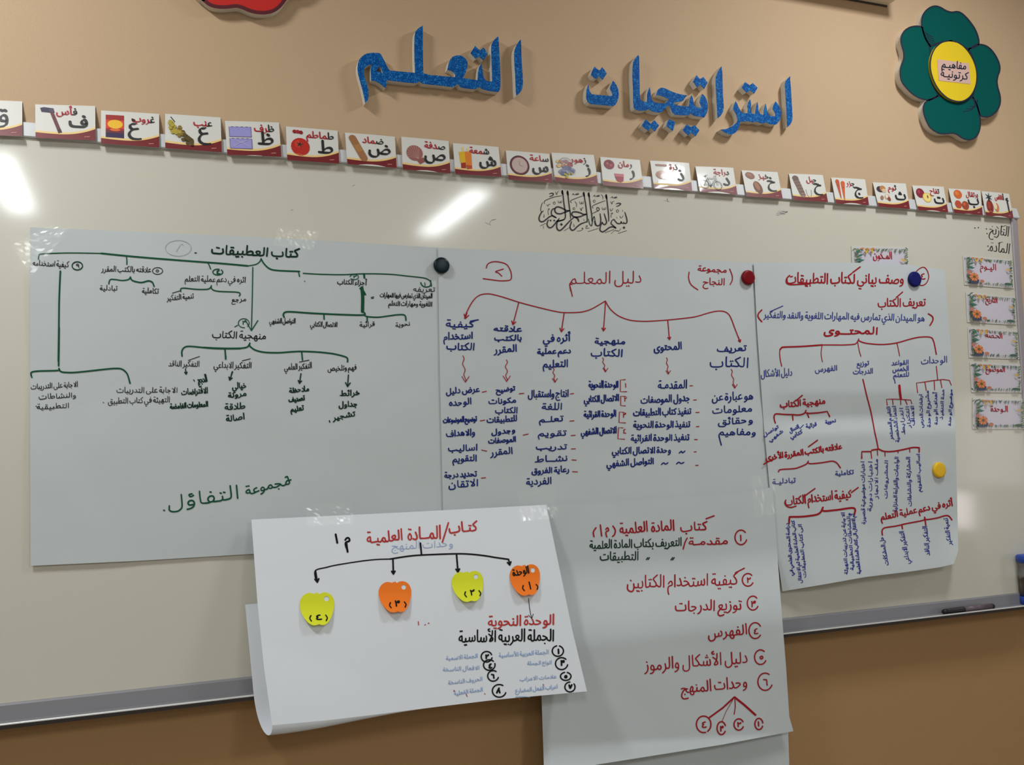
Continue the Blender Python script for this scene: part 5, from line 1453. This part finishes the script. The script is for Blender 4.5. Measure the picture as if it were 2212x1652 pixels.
for ltr, word, pic, wr, wlft, lr, lb, lh, bl, br, tr, tl in CARDS:
    label = 'alphabet card with %s picture standing on the whiteboard frame' % pic if pic else 'partly cut off alphabet card at the left edge of the photo'
    c = Card('alphabet_card', label, 'alphabet card', at(*bl, 0.0280), at(*br, 0.0280), at(*tr, 0.0022), at(*tl, 0.0022), M['card'], 'alphabet cards along the top of the whiteboard', bend=rg.uniform(0.0, .0010))
    V = [c.p(x, y, 0.0006) for x, y in band]; k = len(V); V2 = [c.p(x, y, 0.0008) for x, y in goldp]
    def tri(P, Vv):
        R = []
        for t in tessellate_polygon([[Vector((x, y, 0)) for x, y in P]]): R.append(tuple(t) if (Vv[t[1]] - Vv[t[0]]).cross(Vv[t[2]] - Vv[t[0]]).y < 0 else tuple(reversed(t)))
        return R
    plabel(mesh('border_band', V + V2, tri(band, V) + [tuple(k + i for i in f) for f in tri(goldp, V2)], [M['maroon'], M['gold']], c.t, idx=[0] * len(tri(band, V)) + [1] * len(tri(goldp, V2))), 'maroon band with a gold curve')
    lh *= 0.66; wdt = FONT[shape(ltr)[0]][0] * lh / 69 * 0.98
    c.words('printed_letter', M['print_black'], [(ltr, lr, lb, lr - wdt, lb, lh, None)], 5.4, label='large black letter')
    if word:
        wh = 14
        c.words('printed_word', M['print_red'], [(word, wr, 51, wlft, 51, wh, lambda i: i > 0)], 2.7, label='red printed word')
        c.words('word_initial', M['print_black'], [(word, wr, 51, wlft, 51, wh, lambda i: i == 0)], 2.7, label='black first letter')
        c.shapes('picture', PICS[pic](), label='picture of ' + pic)
    I = Ink(c.S(0.0012)); I.stroke([(82, 6), (90, 7)], 1.6); I.build('small_print', pal(190, 120, 110), c.t)

# ------------------------------------------------------------------ flowery label cards
def label_card(word, where, corners, d, wpos, hgt, wsp):
    """Laminated label with a painted border of leaves and a flower pot."""
    bl, br, tr, tl = [at(px, py, d) for px, py in corners]
    c = Card('label_card', where, 'label card', bl, br, tr, tl, M['laminate'], 'flowery label cards on the whiteboard', 100, 62)
    V = [c.p(x, y, 0.0003) for x, y in ((2.5, 3), (97.5, 3), (97.5, 59), (2.5, 59))]; mesh('printed_panel', V, [(0, 1, 2, 3)], M['lilac'], c.t)
    r = random.Random(word); R = []
    G = [(74, 110, 84), (96, 128, 76), (54, 92, 80), (120, 140, 90), (88, 104, 60), (140, 150, 110)]
    def leaf(x, y, a, l, col): R.append((col, [(x, y), (x + l * .5 * math.cos(a + .3), y + l * .5 * math.sin(a + .3)), (x + l * math.cos(a), y + l * math.sin(a)), (x + l * .5 * math.cos(a - .3), y + l * .5 * math.sin(a - .3))]))
    for k in range(34):
        x = 4 + 92 * k / 33
        leaf(x, 58, r.uniform(-2.6, -.6), r.uniform(4, 9), r.choice(G)); leaf(x, 4, r.uniform(.5, 2.6), r.uniform(3, 8), r.choice(G))
    for k in range(22):
        y = 5 + 52 * k / 21
        leaf(3.5, y, r.uniform(-.9, .9), r.uniform(5, 12), r.choice(G)); leaf(96.5, y, math.pi + r.uniform(-.9, .9), r.uniform(4, 9), r.choice(G))
    for x, y, a in ((10, 42, .4), (7, 38, -.1), (10, 34, .2), (9, 46, .9)): leaf(x - 4, y, a, 14, (60, 112, 96))
    for x, y, a in ((20, 56, -1.2), (25, 56, -1.9), (28, 57, -.9), (33, 57, -1.6), (90, 36, 2.6), (93, 38, 3.4)): leaf(x, y, a, 10, (216, 170, 70))
    for x, y in ((16, 58), (24, 57.5), (34, 58)): R.append(((206, 130, 70), el(x, y - 1.5, 3, 1.6)))
    R.append(((60, 74, 96), [(8, 4), (24, 4), (26, 12), (7, 12)]))
    for k in range(12):
        a = k * math.tau / 12; R.append(((204, 108, 62) if k % 2 else (222, 140, 84), el(16 + 6 * math.cos(a), 17 + 6 * math.sin(a), 3.6, 1.9, a, 8)))
    R.append(((110, 92, 50), el(16, 17, 3, 3))); R.append(((196, 116, 96), el(6, 26, 3.4, 4))); R.append(((190, 120, 96), el(31, 9, 4.5, 3.4))); R.append(((70, 100, 80), el(84, 7, 8, 3)))
    c.shapes('floral_border', R, 0.0006, 'painted leaves and orange flower')
    x1, x0, y = wpos
    c.words('printed_word', M['print_red'], [(wsp, x1, y + 4, x0, y + 4, hgt * .46, None)], 1.8, lift=0.0014, label='red printed word')
U_ = lambda P: crop(2020, 460, 3.302, P)
label_card('اليوم', 'flowery label card topmost of the right hand column', U_([(210, 512), (562, 539), (549, 330), (198, 300)]), 0.0162, (66, 32, 32), 27, 'اليـوم')
label_card('التاريخ', 'flowery label card second from the top of the right column', U_([(229, 778), (580, 800), (569, 597), (218, 562)]), 0.0162, (63, 38, 41), 26, 'التاريخ')
label_card('الحصة', 'flowery label card in the middle of the right hand column', U_([(241, 1031), (602, 1043), (587, 838), (233, 812)]), 0.0162, (68, 34, 39), 24, 'الحـصة')
label_card('الموضوع', 'flowery label card second from the bottom of the right column', U_([(260, 1278), (617, 1281), (609, 1078), (248, 1062)]), 0.0162, (68, 29, 40), 26, 'الموضوع')
label_card('الوحدة', 'flowery label card at the bottom of the right hand column', U_([(267, 1540), (640, 1540), (629, 1326), (268, 1316)]), 0.0162, (68, 34, 31), 26, 'الـوحدة')
V_ = lambda P: crop(1820, 360, 5.643, P)
label_card('المكون', 'flowery label card half hidden behind the creased right hand sheet', V_([(124, 1395), (822, 1405), (802, 978), (107, 962)]), 0.0162, (70, 36, 36), 27, 'المـكون')

# ------------------------------------------------------------------ magnets
def magnet(px, py, r, h, base, mt, label):
    c = at(px, py, base); rad = (at(px + r, py, base + h / 2) - at(px - r, py, base + h / 2)).length / 2
    prof = [(0, 0), (rad * .90, 0), (rad * .97, .0006), (rad, .002), (rad, h * .55), (rad * .96, h * .82), (rad * .86, h * .95), (rad * .7, h), (rad * .3, h * 1.02), (0, h * 1.03)]
    V = []; n = 40
    for pr, ph in prof[1:-1]:
        for k in range(n): V.append(c + Vector((pr * math.cos(k * math.tau / n), -ph, pr * math.sin(k * math.tau / n))))
    m_ = len(prof) - 2; Fc = [(j * n + k, j * n + (k + 1) % n, (j + 1) * n + (k + 1) % n, (j + 1) * n + k) for j in range(m_ - 1) for k in range(n)]
    Fc += [tuple(range(n))[::-1], tuple(range((m_ - 1) * n, m_ * n))]
    o = fix(mesh('magnet', V, Fc, mt, smooth=True)); tag(o, label, 'magnet', 'round board magnets')
    return o
def base_of(h, px, py): p = surf(h)(px, py); return -p.y + 0.0006
magnet(952.5, 574, 17, 0.011, base_of(h2, 952, 574), M['m_green'], 'dark teal round magnet pinning the two left sheets together')
magnet(1614, 600, 13.5, 0.011, base_of(h2, 1614, 600), M['m_red'], 'dark red round magnet beside the red bracketed heading')
magnet(1973.5, 603.5, 13, 0.010, base_of(h4, 1973, 603), M['m_blue'], 'dark blue round magnet on the creased right hand sheet')
magnet(2026.5, 1015, 13, 0.010, base_of(h4, 2026, 1015), M['m_yellow'], 'yellow round magnet near the right edge of the creased sheet')

# ------------------------------------------------------------------ strips of clear tape
def tape(P, h, label, seed, lift=0.0016):
    r = random.Random(seed); S = surf(h, lift); n, k = 14, 8; (ax, ay), (bx_, by), (cx_, cy_), (dx_, dy_) = P; V = []
    for j in range(k + 1):
        for i in range(n + 1):
            u, v = i / n, j / k; x = (ax * (1 - u) + bx_ * u) * (1 - v) + (dx_ * (1 - u) + cx_ * u) * v; y = (ay * (1 - u) + by * u) * (1 - v) + (dy_ * (1 - u) + cy_ * u) * v
            V.append(S(x, y) + Vector((0, -0.0016 * r.random(), 0)))
    o = mesh('tape_strip', V, [(j * (n + 1) + i, (j + 1) * (n + 1) + i, (j + 1) * (n + 1) + i + 1, j * (n + 1) + i + 1) for j in range(k) for i in range(n)], M['tape'])
    tag(o, label, 'tape', 'clear tape strips')
tape([(24, 530), (104, 488), (150, 494), (70, 596)], h1, 'crinkled clear tape over the top left corner of the leftmost sheet', 1)
tape([(600, 492), (690, 500), (676, 540), (590, 530)], h1, 'clear tape at the top edge of the leftmost sheet', 2)
tape([(1118, 1064), (1200, 1052), (1206, 1118), (1124, 1126)], lambda x, z: h3(x, z) + .002, 'clear tape at the top right corner of the white sheet', 3)
tape([(660, 1092), (760, 1086), (764, 1130), (664, 1136)], lambda x, z: h3(x, z) + .002, 'clear tape on the top edge of the white sheet', 5)
tape([(1622, 1028), (1690, 1018), (1698, 1108), (1630, 1116)], lambda x, z: h4(x, z) + .003, 'clear tape at the top right corner of the tall red listed sheet', 4)

# ------------------------------------------------------------------ on the pen tray
def lathe(name, axis0, axis1, prof, mt, parent=None, n=28):
    a, b = Vector(axis0), Vector(axis1); d = (b - a).normalized(); u = d.cross(Vector((0, 1, 0.2))).normalized(); v = d.cross(u); L = (b - a).length; V = []
    for t, r in prof:
        for k in range(n): V.append(a + d * (t * L) + (u * math.cos(k * math.tau / n) + v * math.sin(k * math.tau / n)) * r)
    m_ = len(prof); Fc = [(j * n + k, j * n + (k + 1) % n, (j + 1) * n + (k + 1) % n, (j + 1) * n + k) for j in range(m_ - 1) for k in range(n)] + [tuple(range(n))[::-1], tuple(range((m_ - 1) * n, m_ * n))]
    return fix(mesh(name, V, Fc, mt, parent, smooth=True))
PD = 0.050; pr = 0.0098
pa = at(2037, 1316, PD); pb = at(2146, 1303, PD); pz = zf + pr + .0006
pa.z = pz; pb.z = pz
mk = thing('marker_pen', 'black marker pen lying on the pen tray', 'pen', (pa + pb) / 2 - Vector((0, 0, pr)))
lathe('barrel', pa.lerp(pb, .36), pb, [(0, pr * .92), (.02, pr * .94), (.9, pr * .94), (.97, pr * .85), (1, pr * .6)], M['pen'], mk)
lathe('cap', pa, pa.lerp(pb, .37), [(0, pr * .62), (.06, pr * .8), (.2, pr * .86), (.95, pr), (1, pr)], M['pen'], mk)
lathe('printed_band', pa.lerp(pb, .40), pa.lerp(pb, .93), [(0, pr * .965), (1, pr * .965)], M['penlabel'], mk)
jc = at(2234, 1284, 0.046); jz = zf + .0005
jar = thing('storage_jar', 'clear plastic jar with blue lid at the right end of the pen tray', 'jar', (jc.x, jc.y, jz))
J = lambda z: (jc.x, jc.y, jz + z)
jh = at(2205, 1200, 0.046).z - jz; jr = (at(2234, 1250, .046) - at(2199, 1250, .046)).length; jr = min(jr, 0.044)
jc.y = -max(0.046, jr + 0.004)
lathe('base', J(0), J(jh * .17), [(0, jr * .9), (.1, jr), (1, jr)], M['cap'], jar)
lathe('filling', J(jh * .17), J(jh * .56), [(0, jr * .9), (.85, jr * .9), (1, jr * .5)], M['shells'], jar)
gl = bpy.data.materials.new('clear_jar'); gl.use_nodes = True; nt = gl.node_tree; nt.nodes.remove(nt.nodes['Principled BSDF'])
t_ = nt.nodes.new('ShaderNodeBsdfTransparent'); g_ = nt.nodes.new('ShaderNodeBsdfGlossy'); g_.inputs['Roughness'].default_value = .05; f_ = nt.nodes.new('ShaderNodeFresnel'); x_ = nt.nodes.new('ShaderNodeMixShader')
t_.inputs[0].default_value = (.9, .92, .95, 1)
nt.links.new(f_.outputs[0], x_.inputs[0]); nt.links.new(t_.outputs[0], x_.inputs[1]); nt.links.new(g_.outputs[0], x_.inputs[2]); nt.links.new(x_.outputs[0], nt.nodes['Material Output'].inputs['Surface'])
lathe('jar_wall', J(jh * .165), J(jh * .86), [(0, jr * .96), (.95, jr * .96), (1, jr * .9)], gl, jar)
lathe('lid', J(jh * .85), J(jh), [(0, jr * 1.0), (.05, jr * 1.04), (.85, jr * 1.04), (1, jr * .95)], M['cap'], jar)

# ------------------------------------------------------------------ printing and smudges on the board itself
Bs = lambda P: crop(1155, 400, 10.055, P)
bas = Ink(flat(BOARD + 0.0006))
def cal(P, w, taper=0.35, soft=True): bas.stroke(smooth(Bs(P), 5) if soft else Bs(P), w / 10.055, None, taper)
cal([(602, 108), (614, 200), (637, 400), (660, 560), (666, 690), (632, 745), (545, 775), (490, 792)], 28)
for hx, hy in ((606, 160), (722, 175), (1072, 200), (1180, 210), (1560, 250)): cal([(hx - 2, hy - 50), (hx - 8, hy - 10), (hx + 10, hy + 50)], 44, .8)
cal([(714, 120), (727, 250), (755, 480), (775, 620), (780, 722)], 27)
cal([(1064, 150), (1082, 260), (1112, 450), (1135, 640), (1142, 740), (1140, 802)], 27)
cal([(1172, 160), (1187, 270), (1215, 480), (1240, 650), (1245, 782)], 27)
cal([(1552, 200), (1567, 300), (1590, 500), (1606, 650), (1610, 782)], 27)
cal([(755, 552), (690, 548), (640, 520), (560, 482), (490, 470), (446, 500), (440, 560), (480, 608), (560, 620), (640, 592), (755, 552)], 32, .2)
cal([(448, 508), (402, 512), (366, 560), (370, 640), (430, 690), (470, 704)], 27)
cal([(470, 704), (400, 664), (330, 680), (250, 742), (180, 790), (120, 782), (94, 730), (110, 660), (150, 590), (186, 560)], 30)
cal([(150, 592), (130, 520), (150, 430), (172, 375)], 15)
cal([(640, 745), (540, 770), (490, 770), (440, 840), (370, 912), (310, 918), (270, 860), (280, 790), (302, 752)], 30)
cal([(862, 690), (780, 760), (700, 842), (620, 930), (550, 982), (500, 962), (478, 900), (490, 800), (532, 720)], 32)
cal([(1118, 630), (1060, 630), (1000, 602), (920, 580), (842, 580), (808, 612), (820, 660), (880, 692), (980, 682), (1060, 652), (1118, 630)], 32, .2)
cal([(880, 692), (932, 722), (958, 785)], 38)
cal([(1142, 788), (1080, 810), (1000, 842), (920, 902), (850, 970), (800, 970), (768, 910), (790, 822), (802, 790)], 30)
cal([(1510, 618), (1542, 720), (1562, 802), (1530, 850), (1490, 842), (1468, 802)], 30)
cal([(1420, 618), (1436, 740), (1422, 850), (1370, 882), (1320, 852), (1300, 782)], 30)
cal([(1340, 872), (1310, 762), (1295, 680), (1268, 722), (1250, 822), (1236, 882), (1200, 852), (1180, 790), (1168, 730)], 20)
cal([(1250, 616), (1340, 572), (1400, 540), (1392, 492), (1352, 486), (1350, 530), (1384, 560)], 17)
cal([(1960, 588), (1982, 660), (2002, 740), (2002, 808), (1962, 830), (1930, 802)], 28)
cal([(1932, 830), (1892, 822), (1880, 790), (1860, 830), (1802, 830), (1760, 792), (1720, 742), (1688, 762)], 26)
cal([(1680, 762), (1660, 830), (1720, 890), (1766, 930), (1700, 902), (1620, 920), (1540, 980), (1470, 1012), (1420, 972), (1430, 890), (1470, 802)], 30)
for P in ([(216, 402), (208, 362), (250, 322), (400, 262), (588, 225)], [(800, 380), (780, 342), (850, 302), (1044, 230)], [(1272, 500), (1253, 462), (1310, 420), (1430, 372), (1532, 335)], [(125, 880), (240, 826)], [(640, 985), (745, 926)], [(1160, 1005), (1388, 935)], [(1530, 1030), (1722, 960)], [(1815, 1046), (1998, 985)]): cal(P, 15)
for P in ([(510, 330), (520, 380), (550, 372), (558, 342), (560, 380), (585, 372), (592, 330)], [(978, 350), (990, 402), (1016, 395), (1022, 362), (1030, 402), (1056, 390), (1056, 350)], [(1464, 480), (1476, 530), (1506, 522), (1506, 490), (1516, 527), (1546, 515), (1546, 475)],
          [(870, 350), (910, 402), (910, 472)], [(1444, 200), (1480, 242), (1480, 302)], [(450, 140), (480, 205), (490, 152), (525, 135)], [(1650, 350), (1680, 408), (1690, 362), (1726, 350)], [(260, 420), (290, 452), (302, 420), (340, 410)], [(984, 490), (1016, 552), (1022, 500), (1056, 486)],
          [(1640, 510), (1662, 562), (1702, 500)], [(1650, 610), (1700, 602), (1662, 640), (1660, 702)], [(280, 522), (322, 510), (290, 560), (302, 642)], [(1850, 670), (1880, 712), (1926, 655)], [(1060, 732), (1080, 772)], [(200, 632), (206, 690), (186, 688)], [(190, 880), (192, 946)], [(845, 840), (862, 890), (840, 888)],
          [(1105, 888), (1150, 880), (1108, 930), (1188, 930)], [(1052, 930), (1022, 932), (1050, 950), (1000, 985), (918, 995)], [(1660, 1050), (1740, 980), (1776, 992), (1800, 985), (1830, 995), (1872, 940)], [(960, 170), (900, 182), (905, 208), (962, 190), (840, 205), (850, 175), (810, 205)], [(1410, 215), (1360, 222), (1362, 245), (1412, 230), (1300, 240), (1310, 210), (1272, 240)], [(1790, 250), (1740, 256), (1742, 278), (1790, 266), (1690, 272), (1696, 246), (1648, 272)], [(1780, 690), (1790, 718)], [(1905, 540), (1920, 570)]): cal(P, 11)
for cx_, cy_, r_ in ((428, 385, 24), (855, 508, 22), (1295, 345, 24), (1800, 558, 26)): cal([(cx_ + r_ * math.cos(k * .55), cy_ + r_ * math.sin(k * .55)) for k in range(12)], 11)
for P in ([(315, 190), (370, 172), (405, 186), (388, 222), (320, 246)], [(1766, 404), (1820, 390), (1868, 402), (1832, 440), (1772, 462)]): cal(P, 26, .6)
for cx_, cy_, r_ in ((580, 850, 34), (1940, 920, 32), (345, 765, 24), (425, 765, 24)): bas.poly(Bs([(cx_ - r_, cy_ - 4), (cx_ + 2, cy_ - r_), (cx_ + r_, cy_ + 4), (cx_ - 2, cy_ + r_)]))
plabel(bas.build('printed_calligraphy', M['print_black'], wb), 'black calligraphy line printed at the top of the board')
I = Ink(flat(BOARD + 0.0006)); k_ = lambda a, b: U_([(a, b)])[0]
I.text('التاريخ', *k_(526, 166), *k_(384, 150), 21, 2.0, hand=False, nib=.5); I.text('المادة', *k_(532, 290), *k_(386, 272), 21, 2.0, hand=False, nib=.5)
for P in ([(470, 98), (505, 90)], [(450, 216), (480, 206)], [(440, 96), (452, 112)], [(470, 128), (482, 134)]): I.line(U_(P), 1.1)
for x, y in ((365, 112), (370, 145), (376, 235), (381, 264), (283, 105), (308, 103)): I.stroke(U_([(x, y), (x + 2, y + 2)]), 2.2)
plabel(I.build('printed_heading', M['print_black'], wb), 'two small black headings printed at the top right corner')
r = random.Random(9)
for cx_, cy_, n_, sx_ in ((764, 401, 3, 3), (631, 454, 2, 3), (2044, 470, 3, 4), (1690, 464, 10, 14), (1060, 480, 5, 12), (1440, 432, 4, 6)):
    I = Ink(flat(BOARD + 0.0005)); px, py = cx_ - sx_, cy_
    for _ in range(n_):
        qx, qy = cx_ + r.uniform(-sx_, sx_), cy_ + r.uniform(-sx_, sx_) * .6; I.stroke([(px, py), (qx, qy)], r.uniform(.4, 1.0)); px, py = qx, qy
    plabel(I.build('smudge_mark', M['pencil'], wb), 'faint grey pen smudge')
